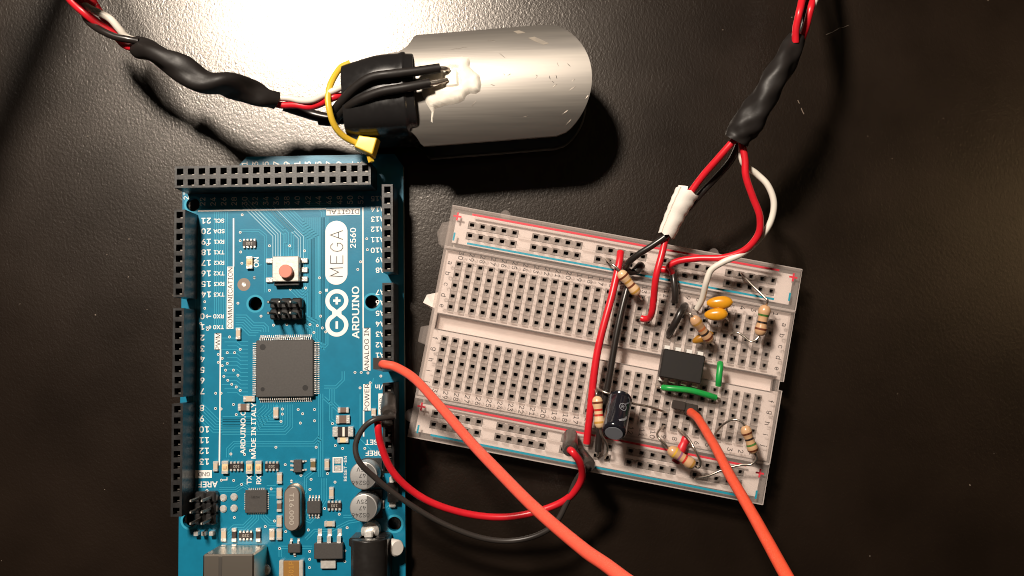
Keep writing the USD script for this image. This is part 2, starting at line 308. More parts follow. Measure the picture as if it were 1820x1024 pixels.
plate(343, 835.5, 377, 850); T('GND', 363, 842.7, .95, 180, False, dst=K); T('AREF', 369.5, 861, 1.2, 180)
for i in range(16): T(str(22 + 2 * i), 360 + 18.73 * i, 358.5 - .055 * i * 4, 1.3, 90, False)
for i in range(4, 16): T(str(23 + 2 * i), 360 + 18.73 * i, 296, 1.3, 90)
for s, y in zip(('A15', 'A14', 'A13', 'A12', 'A11', 'A10', 'A9', 'A8', 'A7', 'A6', 'A5', 'A4', 'A3', 'A2', 'A1'), (353, 372, 389.5, 407.5, 426, 445, 462, 480.4, 519.7, 538, 557, 576, 594, 613, 631.5)):
    T(s, 671.5 if len(s) > 2 else 676, y, 1.1, 180)
T('Vin', 675.5, 688, 1.0, 180); T('RESET', 668, 786, 1.05, 180); T('IOREF', 668, 805.5, 1.05, 180)
plate(672.5, 699.5, 684, 737); T('GND', 678.3, 718, 1.0, 90, False, dst=K)
plate(402.8, 474, 415.7, 585); T('COMMUNICATION', 409.2, 529.5, 1.12, 90, False, 1.04, dst=K)
plate(381.3, 592.8, 393.3, 621); T('PWM', 387.4, 607, 1.1, 90, False, 1.15, dst=K); bar(392, 621, 390, 827, .33); bar(415.2, 388, 415.2, 474, .33)
bar(352, 375, 580, 371.3, .33); plate(580, 370.5, 640, 383); T('DIGITAL', 610, 376.7, 1.05, 180, False, 1.3, dst=K); bar(645, 369, 645.6, 583, .33)
plate(645, 583, 658.4, 659); T('ANALOG IN', 651.7, 621, 1.12, 90, False, 1.2, dst=K); plate(645.4, 682.5, 658.8, 730); T('POWER', 652.2, 706.5, 1.12, 90, False, 1.2, dst=K); bar(646.3, 729, 646.3, 776, .33)
a, b = B(597.9, 412.2)[:2], B(597.9, 486.5)[:2]; S.append(ext(LineString([a, b]).buffer(19.7 / 7.42), ZS, ZS + .03))
def stroke_word(word, xa, ya, xb, yb, cap):     # thin lettering reading from (xa,ya) to (xb,yb); xa is the baseline
    G = {'M': [[(0, 0), (.08, 1), (.5, .35), (.92, 1), (1, 0)]], 'E': [[(1, 0), (.1, 0), (.1, 1), (1, 1)], [(.1, .5), (.9, .5)]], 'A': [[(0, 0), (.5, 1), (1, 0)], [(.18, .35), (.82, .35)]],
         'G': [[(.95, .8), (.7, .98), (.4, .98), (.12, .75), (.05, .45), (.15, .15), (.45, 0), (.75, .02), (.97, .2), (.97, .45), (.6, .45)]]}
    n = len(word); L = ya - yb; out = []
    for i, ch in enumerate(word):
        for st in G[ch]:
            out.append(ribbon([B(xa - cap * q, ya - (i + .1 + .72 * p) * L / n) for p, q in st], .17, ZS + .04, ZS + .07))
    return out
K += stroke_word('MEGA', 610, 493, 406, 0, 22) if False else stroke_word('MEGA', 609.5, 494, 0, 406, 22)
T('2560', 627.5, 423, 1.25, 90); T('ARDUINO', 632, 555.5, 1.5, 90, True, 1.12); T('ARDUINO.CC', 432, 763.5, 1.02, 90, True, 1.12); T('MADE IN ITALY', 450.8, 765.5, 1.0, 90, True, 1.1)
T('TX', 443, 853, 1.0, 90); T('RX', 460, 853, 1.0, 90); T('L', 400, 851, 1.0, 90); T('ON', 455.5, 466, 1.1, 90); T('RESET-EN', 614, 833, .74, 90, False, 1.15)
T('27', 331, 348, 1.2, 90, False)
cu, cl = B(598.7, 534.6)[:2], B(598.7, 577.9)[:2]; R1, R0 = 20.6 / 7.5, 13.2 / 7.5
logo = Point(cu).buffer(R1, 24).union(Point(cl).buffer(R1, 24)).union(sbox(cu[0] - 1.1, cl[1] + 1.9, cu[0] + 1.1, cu[1] - 1.9)).buffer(.35).buffer(-.35).difference(unary_union([Point(c_).buffer(R0, 24).union(Polygon([(c_[0] - R0 * .8, c_[1] + d_ * R0 * .6), (c_[0], c_[1] + d_ * 2.25), (c_[0] + R0 * .8, c_[1] + d_ * R0 * .6)])) for c_, d_ in ((cu, -1), (cl, 1))]))
logo = logo.union(sbox(cl[0] - .3, cl[1] - .9, cl[0] + .3, cl[1] + .9)).union(sbox(cu[0] - .3, cu[1] - .9, cu[0] + .3, cu[1] + .9)).union(sbox(cu[0] - .9, cu[1] - .3, cu[0] + .9, cu[1] + .3))
part('logo', ext(logo, ZS, ZS + .03), 'silk', bb_, label='white looped logo with plus and minus signs')
plate(578, 513.5, 583, 518.5)
# solder jumper frame
a, b = B(592, 839), B(608.5, 813); fr = sbox(a[0], a[1], b[0], b[1]); S.append(ext(fr.buffer(.1).difference(fr.buffer(-.18)), ZS, ZS + .03))
part('white_lettering', S, 'silk', bb_, kind='stuff'); part('black_lettering', K, 'ink_black', bb_, kind='stuff')
# --- board components; every one is measured on its top face
def comp(name, x0, y0, x1, y1, h, mat, parent=BRD, c=.12, base=ZB, label=None):
    a, b = at(x0, y1, base + h), at(x1, y0, base + h); return part(name, rbox(a[0], a[1], base, b[0], b[1], base + h, c), mat, parent, label)
# microcontroller chip with its four rows of pins
mc = comp('chip', 454.5, 603.5, 556.8, 706.5, 1.5, 'chip_black', c=.18)
for x, y, r in ((467, 617, .72), (466.8, 692, .5), (542.6, 689.4, .68)):
    c = at(x, y, ZB + 1.5); part('dimple', cyl(c[0], c[1], ZB + 1.49, ZB + 1.515, r, 16), 'chip_dimple', mc)
a, b = at(454.5, 706.5, ZB + 1.5), at(556.8, 603.5, ZB + 1.5); cx, cy = (a[0] + b[0]) / 2, (a[1] + b[1]) / 2; hw = (b[0] - a[0]) / 2
def gull(x, y, dx, dy, w, reach=1.0, h=.85):       # one bent pin leaving the body at (x, y) towards (dx, dy)
    px, py = -dy, dx; out = []
    for s0, s1, z0, z1 in ((-.1, .35 * reach, ZB + h - .12, ZB + h), (.35 * reach, .5 * reach, ZB + .1, ZB + h), (.5 * reach, reach, ZB + .03, ZB + .17)):
        q = np.array([(x + dx * s + px * t, y + dy * s + py * t) for s in (s0, s1) for t in (-w / 2, w / 2)])
        out.append(trimesh.creation.box(bounds=[(*q.min(0), z0), (*q.max(0), z1)]))
    return out
for dx, dy in ((1, 0), (-1, 0), (0, 1), (0, -1)):
    q = []
    for i in range(25):
        o = (i - 12) * .5; q += gull(cx + dx * hw + abs(dy) * o, cy + dy * hw + abs(dx) * o, dx, dy, .24, 1.15)
    part('pin_row', q, 'solder', mc, kind='stuff')
def smd(x, y, w, h, mat, vertical=True, ht=.7, name='capacitor'):   # two-ended chip part: body, two metal ends
    c = B(x, y, ZB + ht); W, H = w / 7.6, h / 7.6
    def R(u0, v0, u1, v1, z): return rbox(c[0] + u0, c[1] + v0, ZB + .02, c[0] + u1, c[1] + v1, ZB + z, .08)
    if vertical:
        p = part(name, R(-W / 2, -H * .27, W / 2, H * .27, ht), mat, BRD); part('terminal', [R(-W / 2 - .03, H * .24, W / 2 + .03, H / 2, ht + .04), R(-W / 2 - .03, -H / 2, W / 2 + .03, -H * .24, ht + .04)], 'solder', p)
    else:
        p = part(name, R(-W * .27, -H / 2, W * .27, H / 2, ht), mat, BRD); part('terminal', [R(W * .24, -H / 2 - .03, W / 2, H / 2 + .03, ht + .04), R(-W / 2, -H / 2 - .03, -W * .24, H / 2 + .03, ht + .04)], 'solder', p)
    return p
for x, y, w, h, mat, v in ((382.5, 829, 8, 18, 'ceramic', 1), (423, 593, 8, 21, 'ceramic', 1), (442.5, 709, 21, 10, 'ceramic', 0), (433, 724, 21, 12, 'ceramic_brown', 0), (490, 734, 9, 20, 'ceramic', 1), (496.5, 850, 9, 20, 'ceramic', 1), (496, 877, 9, 19, 'ceramic', 1),
        (496, 900, 8, 20, 'ceramic_brown', 1), (496, 926.5, 9, 20, 'ceramic', 1), (496, 950, 9, 20, 'ceramic', 1), (483, 950, 9, 20, 'ceramic', 1), (458.7, 951, 8, 24, 'array_black', 1), (415.7, 951, 8, 24, 'array_black', 1), (397, 951, 9, 23, 'ceramic', 1),
        (397, 978, 8, 18, 'ceramic_brown', 1), (415.7, 977, 8, 18, 'ceramic_brown', 1), (610, 729, 20, 9, 'ceramic_brown', 0), (609.3, 745.5, 25, 14, 'ceramic_brown', 0), (609.3, 782, 20, 10, 'led_body', 0), (556, 826, 9, 21, 'gold', 1), (580.7, 826, 8, 20, 'ceramic', 1),
        (588.8, 876.5, 8, 21, 'ceramic', 1), (585.6, 931.4, 19, 9, 'ceramic', 0), (677.5, 841, 8, 15, 'ceramic_brown', 1), (678.5, 897, 8, 15, 'ceramic_brown', 1), (664, 733, 8, 14, 'ceramic', 1)):
    smd(x, y, w, h, mat, bool(v))
for x, y in ((442.5, 831), (459, 831), (399.5, 831), (443, 466.5)):
    p = smd(x, y, 11, 23, 'led_body', True, .9, 'indicator_led'); c = B(x, y, ZB + .9); part('lens', rbox(c[0] - .45, c[1] - .4, ZB + .85, c[0] + .45, c[1] + .4, ZB + 1.1), 'resistor_beige', p)
p = smd(609.3, 767.5, 37, 17, 'array_black', False, 1.2, 'diode'); c = B(609.3, 767.5, ZB + 1.2); part('stripe', rbox(c[0] - .1, c[1] - 1.08, ZB + 1.1, c[0] + .45, c[1] + 1.08, ZB + 1.22, .02), 'paste', p)
for x, y, s in ((420, 829, '102'), (483, 829, '102'), (443, 432.7, '103'), (436.4, 952, '220'), (594, 899, '103')):      # resistor arrays
    c = B(x, y, ZB + .6); p = part('resistor_array', rbox(c[0] - 1.65, c[1] - .7, ZB + .02, c[0] + 1.65, c[1] + .7, ZB + .6), 'array_black', BRD)
    part('terminal', [rbox(c[0] + i * .84 - .26, c[1] + sg * .85 - .28, ZB + .02, c[0] + i * .84 + .26, c[1] + sg * .85 + .28, ZB + .64, .08) for i in (-1.5, -.5, .5, 1.5) for sg in (-1, 1)], 'solder', p)
    part('marking', text(s, c[0], c[1], .6, 180, ZB + .61), 'print_grey', p)
# push button
rb = comp('reset_button', 483.5, 455, 531, 501, 2.6, 'tin', c=.2)
comp('button_base', 487, 459, 531.5, 508, 1.6, 'header_black', rb)
c = at(507, 482, ZB + 4.0); part('plunger', cyl(c[0], c[1], ZB + 2.5, ZB + 4.0, 1.58, 28, .12), 'button_red', rb, smooth=30)
for x, y in ((478.5, 463.5), (478.5, 497.5), (540.5, 463), (540.5, 479.5), (540.5, 496)):
    c = B(x, y, ZB + .7); part('terminal', rbox(c[0] - .85, c[1] - .6, ZB + .02, c[0] + .85, c[1] + .6, ZB + .7, .15), 'solder', rb)
# two 2 x 3 pin blocks
def pins(name, X, Y, nx, ny, tip=8.4):
    blk = [rbox(X + 2.54 * i - 1.25, Y - 2.54 * j - 1.25, ZB, X + 2.54 * i + 1.25, Y - 2.54 * j + 1.25, ZB + 2.54, .35) for i in range(nx) for j in range(ny)]
    p = part(name, blk, 'header_black', BRD)
    for i in range(nx):
        for j in range(ny):
            x, y = X + 2.54 * i, Y - 2.54 * j; part('pin', trimesh.util.concatenate([rbox(x - .32, y - .32, ZB + 2.5, x + .32, y + .32, ZB + tip, .15)]), 'dark_metal', p); part('pin_tip', rbox(x - .33, y - .33, ZB + tip - .5, x + .33, y + .33, ZB + tip + .02, .2), 'solder', p)
c = at(476.5, 536.8, ZB + 8.4); pins('programming_header', c[0], c[1], 3, 2)
c = at(338.5, 891, ZB + 8.4); pins('programming_header', c[0], c[1], 2, 3)
c = B(367, 947); part('header_pads', [rbox(c[0] + d - .5, c[1] - .5, ZB + .02, c[0] + d + .5, c[1] + .5, ZB + 1.6, .1) for d in (-2, -.2, 1.6)], 'solder', BRD)
# crystal
a, b = at(518.5, 879, ZB + 3.4), at(518.5, 930, ZB + 3.4); ln = LineString([a[:2], b[:2]])
p = part('crystal', ext(ln.buffer(1.85), ZB + .4, ZB + 3.0), 'crystal_side', BRD, smooth=40); part('flange', ext(ln.buffer(2.2), ZB + .02, ZB + .42), 'crystal_side', p)
part('cover', ext(ln.buffer(1.62), ZB + 2.9, ZB + 3.4), 'crystal_metal', p); c = (a + b) / 2; part('marking', text('T16.000', c[0], c[1], 1.0, -90, ZB + 3.41, False, 1.3), 'print_grey', p)
# smaller chips
p = comp('interface_chip', 435.3, 871, 473.8, 912, .9, 'chip_black'); a, b = at(435.3, 912, ZB + .9), at(473.8, 871, ZB + .9); x0, y0, x1, y1 = a[0], a[1], b[0], b[1]
part('pads', [rbox(x - w, y - h, ZB + .02, x + w, y + h, ZB + .25, .05) for i in range(8) for x, y, w, h in ((x0 + .75 + i * .5, y0 - .1, .13, .3), (x0 + .75 + i * .5, y1 + .1, .13, .3), (x0 - .1, y0 + .85 + i * .5, .3, .13), (x1 + .1, y0 + .85 + i * .5, .3, .13))], 'solder', p, kind='stuff')
part('marking', [text('MEGA', (x0 + x1) / 2, (y0 + y1) / 2 + 1.0 - .8 * i, .5, 0, ZB + .91, False) for i in range(1)], 'chip_dimple', p)
def leaded(name, x0, y0, x1, y1, ht, pinlist, w, reach, label=None):
    p = comp(name, x0, y0, x1, y1, ht, 'chip_black')
    for px, py, dx, dy in pinlist:
        c = at(px, py, ZB + ht); part('pin', gull(c[0], c[1], dx, dy, w, reach, ht * .6), 'solder', p)
    return p
leaded('memory_chip', 545.7, 890.5, 569.4, 913.4, 1.2, [(x, 890.5, 0, 1) for x in (549, 554.5, 560, 565.5)] + [(x, 913.4, 0, -1) for x in (549, 554.5, 560, 565.5)], .32, 1.2)
leaded('transistor', 521.5, 817.5, 536, 840, 1.1, [(521.5, y, -1, 0) for y in (820.5, 828, 836)] + [(536, y, 1, 0) for y in (820.5, 836)], .4, 1.0)
leaded('transistor', 511.6, 967, 533.6, 983, 1.1, [(516, 967, 0, 1), (529, 967, 0, 1), (522.5, 983, 0, -1)], .5, 1.1)
p = leaded('voltage_regulator', 558, 965.5, 609, 994, 1.7, [(566, 965.5, 0, 1), (583.5, 965.5, 0, 1), (601.3, 965.5, 0, 1)], .95, 3.0)
a, b = B(571, 1010), B(598, 985); part('tab', rbox(a[0], a[1], ZB + .05, b[0], b[1], ZB + .8, .15), 'tin', p)
p = comp('resettable_fuse', 503, 997.5, 532, 1030, 1.3, 'fuse_amber'); 
for x0, x1 in ((495.5, 504), (531, 538.5)): comp('terminal', x0, 996.5, x1, 1031, 1.35, 'tin', p)
c = at(517.5, 1012, ZB + 1.3); part('marking', text('501P', c[0], c[1], 1.1, 90, ZB + 1.31), 'band_gold', p)
p = comp('power_diode', 688.5, 858, 708, 893, 2.2, 'jack_black'); 
for y in (854.5, 895.5): c = B(697.5, y, ZB + 1); part('terminal', rbox(c[0] - .8, c[1] - .9, ZB + .02, c[0] + .8, c[1] + .9, ZB + 1.1, .25), 'solder', p)
for i, y in enumerate((845.6, 903.0)):          # two electrolytic cans
    c = at(646, y, ZB + 7.0); p = part('electrolytic_capacitor', cyl(c[0], c[1], ZB + 1.2, ZB + 7.0, 3.18, 40, .28), 'can_silver', BRD, smooth=50)
    part('base', ext(Point(c[0], c[1]).buffer(3.4).union(sbox(c[0] - .5, c[1] - 3.3, c[0] + 3.3, c[1] + 3.3)), ZB + .02, ZB + 1.3), 'header_black', p)
    seg = Point(c[0], c[1]).buffer(2.86, 24).intersection(sbox(c[0] + .75, c[1] - 4, c[0] + 4, c[1] + 4)); part('polarity_mark', ext(seg, ZB + 7.0, ZB + 7.02), 'can_dark', p)
    part('marking', [text(s, c[0] - .75 + dx, c[1] + dy, .95, 180, ZB + 7.005) for s, dx, dy in (('0S246', .1, -1.6), ('47', .55, 0), ('25V', .4, 1.4))], 'ink_black', p)
for x, y in ((397.5, 884.5), (416.5, 883), (397.5, 904), (416.5, 903)):
    c = B(x, y); part('test_pad', cyl(c[0], c[1], ZB + .02, ZB + .5, .85, 20, .25), 'solder', BRD, smooth=40)
c = B(433.5, 505.8); p = part('fiducial_mark', cyl(c[0], c[1], ZB + .005, ZB + .02, 1.55, 24), 'fiducial', BRD); part('centre_dot', cyl(c[0], c[1], ZB + .02, ZB + .05, .5, 16), 'solder', p)
for y in (819, 832.5): c = B(600.3, y); part('jumper_pad', rbox(c[0] - .75, c[1] - .68, ZB + .01, c[0] + .75, c[1] + .68, ZB + .16, .06), 'solder', BRD)
# USB socket and power jack at the lower edge
p = comp('usb_socket', 359, 985, 451, 1110, 11.0, 'usb_metal', c=.35)
a, b = at(360, 987, ZB + 11), at(450, 987, ZB + 11); part('seam', rbox(a[0] + 3.6, a[1] - 9, ZB + 10.9, a[0] + 4.4, a[1] - .4, ZB + 11.04, .03), 'dark_metal', p)
c = B(472, 1012); part('shield_tab', [cyl(c[0], c[1], ZB, ZB + 1.2, 1.35, 20, .3)], 'solder', p)
jt = ZB + 11.0; a, b = at(619, 1115, jt), at(684, 962, jt)
p = part('power_jack', rbox(a[0], a[1], ZB, b[0], b[1], jt - 3.0, .3), 'jack_black', BRD)
q = cyl(0, 0, 0, b[1] - a[1], (b[0] - a[0]) / 2, 40, .3); q.apply_transform(trimesh.transformations.rotation_matrix(math.pi / 2, [1, 0, 0])); q.apply_translation(((a[0] + b[0]) / 2, b[1], jt - (b[0] - a[0]) / 2))
part('barrel', q, 'jack_black', p, smooth=50)
c = at(656, 943, ZB + 5); part('rear_contact', [cyl(c[0], c[1] - .4, ZB + .05, ZB + 4.6, 2.1, 24, .8), rbox(c[0] - 1.0, c[1] - 3.4, ZB + 4, c[0] + 1.0, c[1], ZB + 6.2, .3)], 'solder', p, smooth=35)
for d in (-2.9, 2.9): part('shoulder', rbox(c[0] + d - 1.3, c[1] - 3.2, ZB, c[0] + d + 1.3, c[1] - 1.2, ZB + 7.5, .3), 'jack_black', p)
c = at(700, 973, ZB + 3); q = cyl(0, 0, -1.5, 1.5, 1.9, 20, .3); q.apply_transform(trimesh.transformations.rotation_matrix(.75, [0, 1, 0])); q.apply_translation(c); part('side_pin_solder', q, 'white_plastic', p, smooth=40)
# ------------------------------------------------------------------ the breadboard
TH = -.2005; OX, OY = 66.818, 74.218; ZT = 9.6; CT, ST = math.cos(TH), math.sin(TH)
def bw(u, v): return (OX + CT * u + ST * v, OY + ST * u - CT * v)       # columns along u from column 30, rows down v
bbm = trimesh.transformations.rotation_matrix(TH, [0, 0, 1]); bbm[:2, 3] = OX, OY
def put(q): q = q.copy(); q.apply_transform(bbm); return q
def U(u0, v0, u1, v1): return sbox(u0, -v1, u1, -v0)
cc = bw(37, 14)
BBD = thing('breadboard', 'clear plastic breadboard with red and blue rails, carrying chip, resistors and jumpers', 'breadboard', (cc[0], cc[1], 0))
rows = [i * 2.54 for i in range(5)] + [17.78 + i * 2.54 for i in range(5)]; cols = [i * 2.54 for i in range(30)]
rail_u = [1.27 + 2.54 * i for i in range(29) if (i + 1) % 6]; HS = .56
def hole(u, v, h=HS): return U(u - h, v - h, u + h, v + h)
def shell(o, holes, name, ribs, ridges, groove=None):
    top = o.difference(unary_union(holes))
    if groove is not None: top = top.difference(groove)
    walls = o.difference(o.buffer(-.9, join_style=2))
    q = [ext(top, ZT - 1.3, ZT)]
    if groove is not None: q.append(ext(groove.intersection(o.buffer(-.9)), ZT - 3.4, ZT - 2.4))
    b = part(name, [put(x) for x in q], 'clear_plastic', BBD)
    part('side_wall', put(ext(walls, 1.0, ZT - 1.32)), 'clear_plastic', b)
    part('edge_glint', put(sweep(np.array([(x, y, ZT - .06) for x, y in o.buffer(-.05).exterior.coords]), .13, 6, False)), 'glint_plastic', b)  # pale bead added to paint the bright highlight along the clear edge
    core = o.buffer(-1.35 if groove is None else -.4, join_style=2).difference(unary_union(ribs))
    q = [ext(core if groove is None else core.difference(groove.buffer(.3, join_style=2)), 1.0, ZT - 1.9)]
    if groove is not None: q.append(ext(groove.intersection(o.buffer(-.95)), 1.0, ZT - 3.8))
    part('solid_core', [put(x) for x in q], 'core', b)
    if ridges: part('glint_ridge', [put(x) for x in ridges], 'glint_plastic', b, kind='stuff', smooth=60)
    return b
mid = U(-4, -3.35, 78.3, 31.85)
for v0, v1 in ((13.0, 15.0),): mid = mid.difference(U(77.4, v0, 79, v1))
groove = U(-2.6, 12.2, 76.9, 15.6)
hm = [hole(u, v) for u in cols for v in rows]
ribs = [U(u + 1.27 - .36, v0, u + 1.27 + .36, v1) for u in [c - 2.54 for c in cols[:1]] + cols for v0, v1 in ((-1.3, 11.6), (16.4, 29.3))] + [U(-4, v - .3, 78.3, v + .3) for v in (-1.6, 11.8, 16.1, 29.6)]
def ridge(u, v, w=.66):
    q = cyl(0, 0, -w, w, .2, 8); q.apply_transform(trimesh.transformations.rotation_matrix(math.pi / 2, [0, 1, 0])); q.apply_translation((u, -v, 8.08)); return q
ribs = [U(u - .85, a - .85, u + .85, b + .85) for u in cols for a, b in ((rows[0], rows[4]), (rows[5], rows[9]))]
shell(mid, hm, 'main_body', ribs, [ridge(u, v + 1.05) for u in cols for v in rows], groove)
for k, (v0, v1, vr_) in enumerate(((-13.3, -3.5, (-9.6, -7.08)), (32.0, 41.2, (35.1, 37.65)))):
    o = U(-4, v0, 78.3, v1)
    shell(o, [hole(u, v, .66) for u in rail_u for v in vr_], 'power_rail', [U(u - .92, v - .9, u + .92, v + .9) for u in rail_u for v in vr_], [])
part('foam_backing', put(ext(U(-2.9, -12.0, 77.2, 39.9), .02, .98)), 'foam', BBD)
part('mounting_tab', [put(ext(Polygon([(-4, -y + 2), (-5.6, -y + 1.4), (-6.2, -y - 1), (-5.4, -y - 3.2), (-4, -y - 3.2)]).buffer(.4), 1.0, 6.5)) for y in (-7.5,)], 'clear_plastic', BBD)
part('mounting_tab', [put(ext(Polygon([(-3.9, -y + 1.6), (-5.8, -y + .9), (-5.8, -y - 2.2), (-3.9, -y - 2.6)]).buffer(.3), 1.0, 7)) for y in (17.0,)], 'clear_plastic', BBD)
part('mounting_tab', [put(ext(Point(-4.3, -36.5).buffer(1.5), 1.0, 7.5))], 'clear_plastic', BBD)
part('mounting_tab', [put(ext(Point(8.5, 13.6).buffer(1.1), 1.0, 7.5)), put(ext(Point(58, 13.6).buffer(1.1), 1.0, 7.5))], 'clear_plastic', BBD)
part('backing_flap', put(trimesh.convex.convex_hull(np.array([(-3.9, -7.0, 2), (-6.4, -8.2, 5), (-6.8, -10.2, 6), (-4.0, -11.6, 3), (-4, -7, 3.2), (-6.2, -8.4, 6), (-4, -11, 5)]))), 'foam', BBD)
# spring clips under the holes, one strip of five per column half
def clip(us, vs, h=.46):
    p = U(min(us) - .75, min(vs) - .75, max(us) + .75, max(vs) + .75).difference(unary_union([U(u - h, v - h - .05, u + h, v + h - .25) for u in us for v in vs]))
    return put(ext(p, 2.5, 7.9))
for u in cols:
    for g in (rows[:5], rows[5:]): part('contact_clip', clip([u], g), 'clip_metal', BBD)
for vr_ in ((-9.6, -7.08), (35.1, 37.65)):
    for v in vr_:
        for g in range(5): part('rail_clip', clip([1.27 + 2.54 * (6 * g + i) for i in range(5)], [v], .5), 'clip_metal', BBD)
part('clip_floor', put(ext(unary_union([U(u - .8, a, u + .8, b) for u in cols for a, b in ((-.8, 11), (17, 28.7))] + [U(.4, v - .8, 73.2, v + .8) for v in (-9.6, -7.08, 35.1, 37.65)]), 4.6, 5.0)), 'pocket_dark', BBD, kind='stuff')
PR, PB, PD = [], [], []
def pl(dst, u0, v0, u1, v1, w): dst.append(put(ribbon([(u0, -v0), (u1, -v1)], w, ZT + .01, ZT + .04)))
pl(PR, 1, -11.95, 73.1, -12.1, .48); pl(PR, 1.2, 32.75, 73.1, 33.2, .48); pl(PB, 1.1, -5.1, 73, -5.3, .48); pl(PB, 1.2, 39.85, 72.8, 40.15, .48)
for u, v, s in ((-2.3, -10.9, .95), (76.5, -11.1, .95), (-2.1, 33.9, .95), (76.4, 34.3, .95)): PR.append(put(ext(U(u - s, v - .21, u + s, v + .21).union(U(u - .21, v - s, u + .21, v + s)), ZT + .01, ZT + .04)))
for u, v in ((-2.2, -6.1), (76.4, -6.5), (-1.9, 39.1), (76.4, 39.2)): pl(PB, u, v - .95, u, v + .95, .42)
def btext(s, u, v, h): x, y = bw(u, v); PD.append(text(s, x, y, h, -90 + math.degrees(TH), ZT + .01, False))
for i, u in enumerate(cols):
    btext(str(30 - i), u + .25, -2.0, 1.15); btext(str(30 - i), u + .25, 30.3, 1.15)
for s, v in zip('abcdefghij', rows):
    for u in (-2.0, 76.2): btext(s, u, v + .1, 1.15)
part('red_print', PR, 'print_red', BBD); part('blue_print', PB, 'print_blue', BBD); part('dark_print', PD, 'print_dark', BBD, kind='stuff')
# ------------------------------------------------------------------ things plugged into the breadboard
W = lambda *l: pz(l)
def simple_wire(name, label, cat, pts, r, mat, group=None, ends=True, n=14, seg=10):
    P = W(*pts); c = np.mean(P, 0); t = thing(name, label, cat, (c[0], c[1], 0), group)
    part('insulation', wire(P, r, n, seg), mat, t, smooth=60)
    if ends:
        for i, j in ((0, 1), (-1, -2)):
            d = np.array(P[i]) - np.array(P[j]); d[2] = 0; d /= np.linalg.norm(d); e = np.array(P[i])
            part('bare_end', sweep(spline([e - d * .5, e + d * .55, e + d * .95 + [0, 0, -.5], (e[0] + d[0] * 1.0, e[1] + d[1] * 1.0, 7.5)], 6), .3, 8), 'lead_wire', t, smooth=60)
    return t
simple_wire('jumper_wire', 'long red jumper wire bridging both power rails of the breadboard', 'jumper wire', [(1103, 448, 10.6), (1101, 462, 11.6), (1087, 525, 13), (1062, 625, 13.6), (1048, 740, 12.4), (1043, 788, 10.8)], .86, 'wire_red', ends=False)
simple_wire('jumper_wire', 'long black jumper wire running beside the long red one, under two resistors', 'jumper wire', [(1119, 500, 10.6), (1112, 522, 11.3), (1096, 590, 12), (1079, 690, 11.9), (1067, 745, 11.4), (1063, 803, 10.6)], .78, 'wire_black')
simple_wire('jumper_wire', 'short black wire crossing the blue line of the upper rail', 'jumper wire', [(1196, 485, 10.5), (1198, 500, 11.2), (1200, 525, 11.2), (1199, 538, 10.6)], .8, 'wire_black', ends=False)
simple_wire('jumper_wire', 'short glossy black wire slanting left of the tan resistor above the chip', 'jumper wire', [(1218, 543, 8.8), (1211, 552, 11.6), (1202, 570, 11.8), (1192, 588, 10.6), (1189, 595, 8.8)], .85, 'wire_black', ends=False)
simple_wire('jumper_wire', 'green wire lying across just below the black chip', 'jumper wire', [(1178, 689, 10.6), (1188, 690, 11.6), (1225, 694, 12), (1256, 702, 11.4), (1272, 707, 10.6)], .72, 'wire_green')
simple_wire('jumper_wire', 'short upright green wire right of the black chip', 'jumper wire', [(1280, 646, 10.4), (1280, 652, 11.2), (1278, 672, 11.6), (1277, 685, 10.8)], .74, 'wire_green', ends=False)
def resistor(label, p0, p1, bands, leads, r=1.08, tint='resistor_tan', ends=(1.16, 1.16)):
    a, b = np.array(at(*p0)), np.array(at(*p1)); c = (a + b) / 2; t = thing('resistor', label, 'resistor', (c[0], c[1], 0))
    L = np.linalg.norm(b - a); s = np.array([0, .02, .07, .16, .25, .33, .42, .58, .67, .75, .84, .93, .98, 1.0]); rr = np.array([.25, .62, .95, ends[0], ends[0], 1.03, .93, .93, 1.03, ends[1], ends[1], .95, .62, .25]) * r
    C = a + np.outer(s, b - a); prof = lambda q: np.interp(q, s, rr)
    body = part('body', sweep(C, rr, 20), tint, t, smooth=70)
    for pos, col in bands:
        q = np.linspace(pos - .032, pos + .032, 3); part('colour_band', sweep(a + np.outer(q, b - a), prof(q) + .025, 20, False), col, body, smooth=70)
    for l in leads: part('lead', sweep(spline(l, 10), .27, 8), 'lead_wire', t, smooth=60)
    return t
A = lambda *p: at(*p)
resistor('tan resistor with brown bands slanting near the top rail, across the long jumpers', (1101, 482, 14), (1135, 524, 12.4), ((.2, 'band_brown'), (.42, 'band_gold'), (.6, 'band_brown'), (.82, 'band_gold')),
         [[A(1077, 460, 8.5), A(1077, 460, 10), A(1086, 468, 13.6), A(1097, 477, 14.2), A(1102, 483, 14)], [A(1134, 523, 12.4), A(1139, 530, 11.6), A(1140, 533, 8.5)]], tint='resistor_beige')
resistor('tan resistor slanting above the black chip, over a brown disc capacitor', (1231, 563, 16), (1264, 608, 12.5), ((.2, 'band_gold'), (.45, 'band_orange'), (.62, 'band_black'), (.8, 'band_brown')),
         [[A(1222, 560, 9), A(1221, 557, 14), A(1226, 558, 16), A(1232, 564, 16)], [A(1263, 607, 12.5), A(1268, 612, 11), A(1268, 614, 8.5)]])
resistor('tan resistor with green and brown bands near the upper right corner', (1361, 542, 14), (1350, 597, 13), ((.33, 'band_green'), (.56, 'band_black'), (.77, 'band_brown')),
         [[A(1318, 487, 8.5), A(1318, 487, 11), A(1338, 508, 13.5), A(1358, 528, 15), A(1364, 534, 15.4), A(1361, 544, 14.2)], [A(1350, 596, 13), A(1344, 604, 13), A(1334, 607, 12.5), A(1322, 598, 12), A(1310, 591, 11.5), A(1300, 592, 10.5), A(1296, 596, 8.5)]], r=1.2)
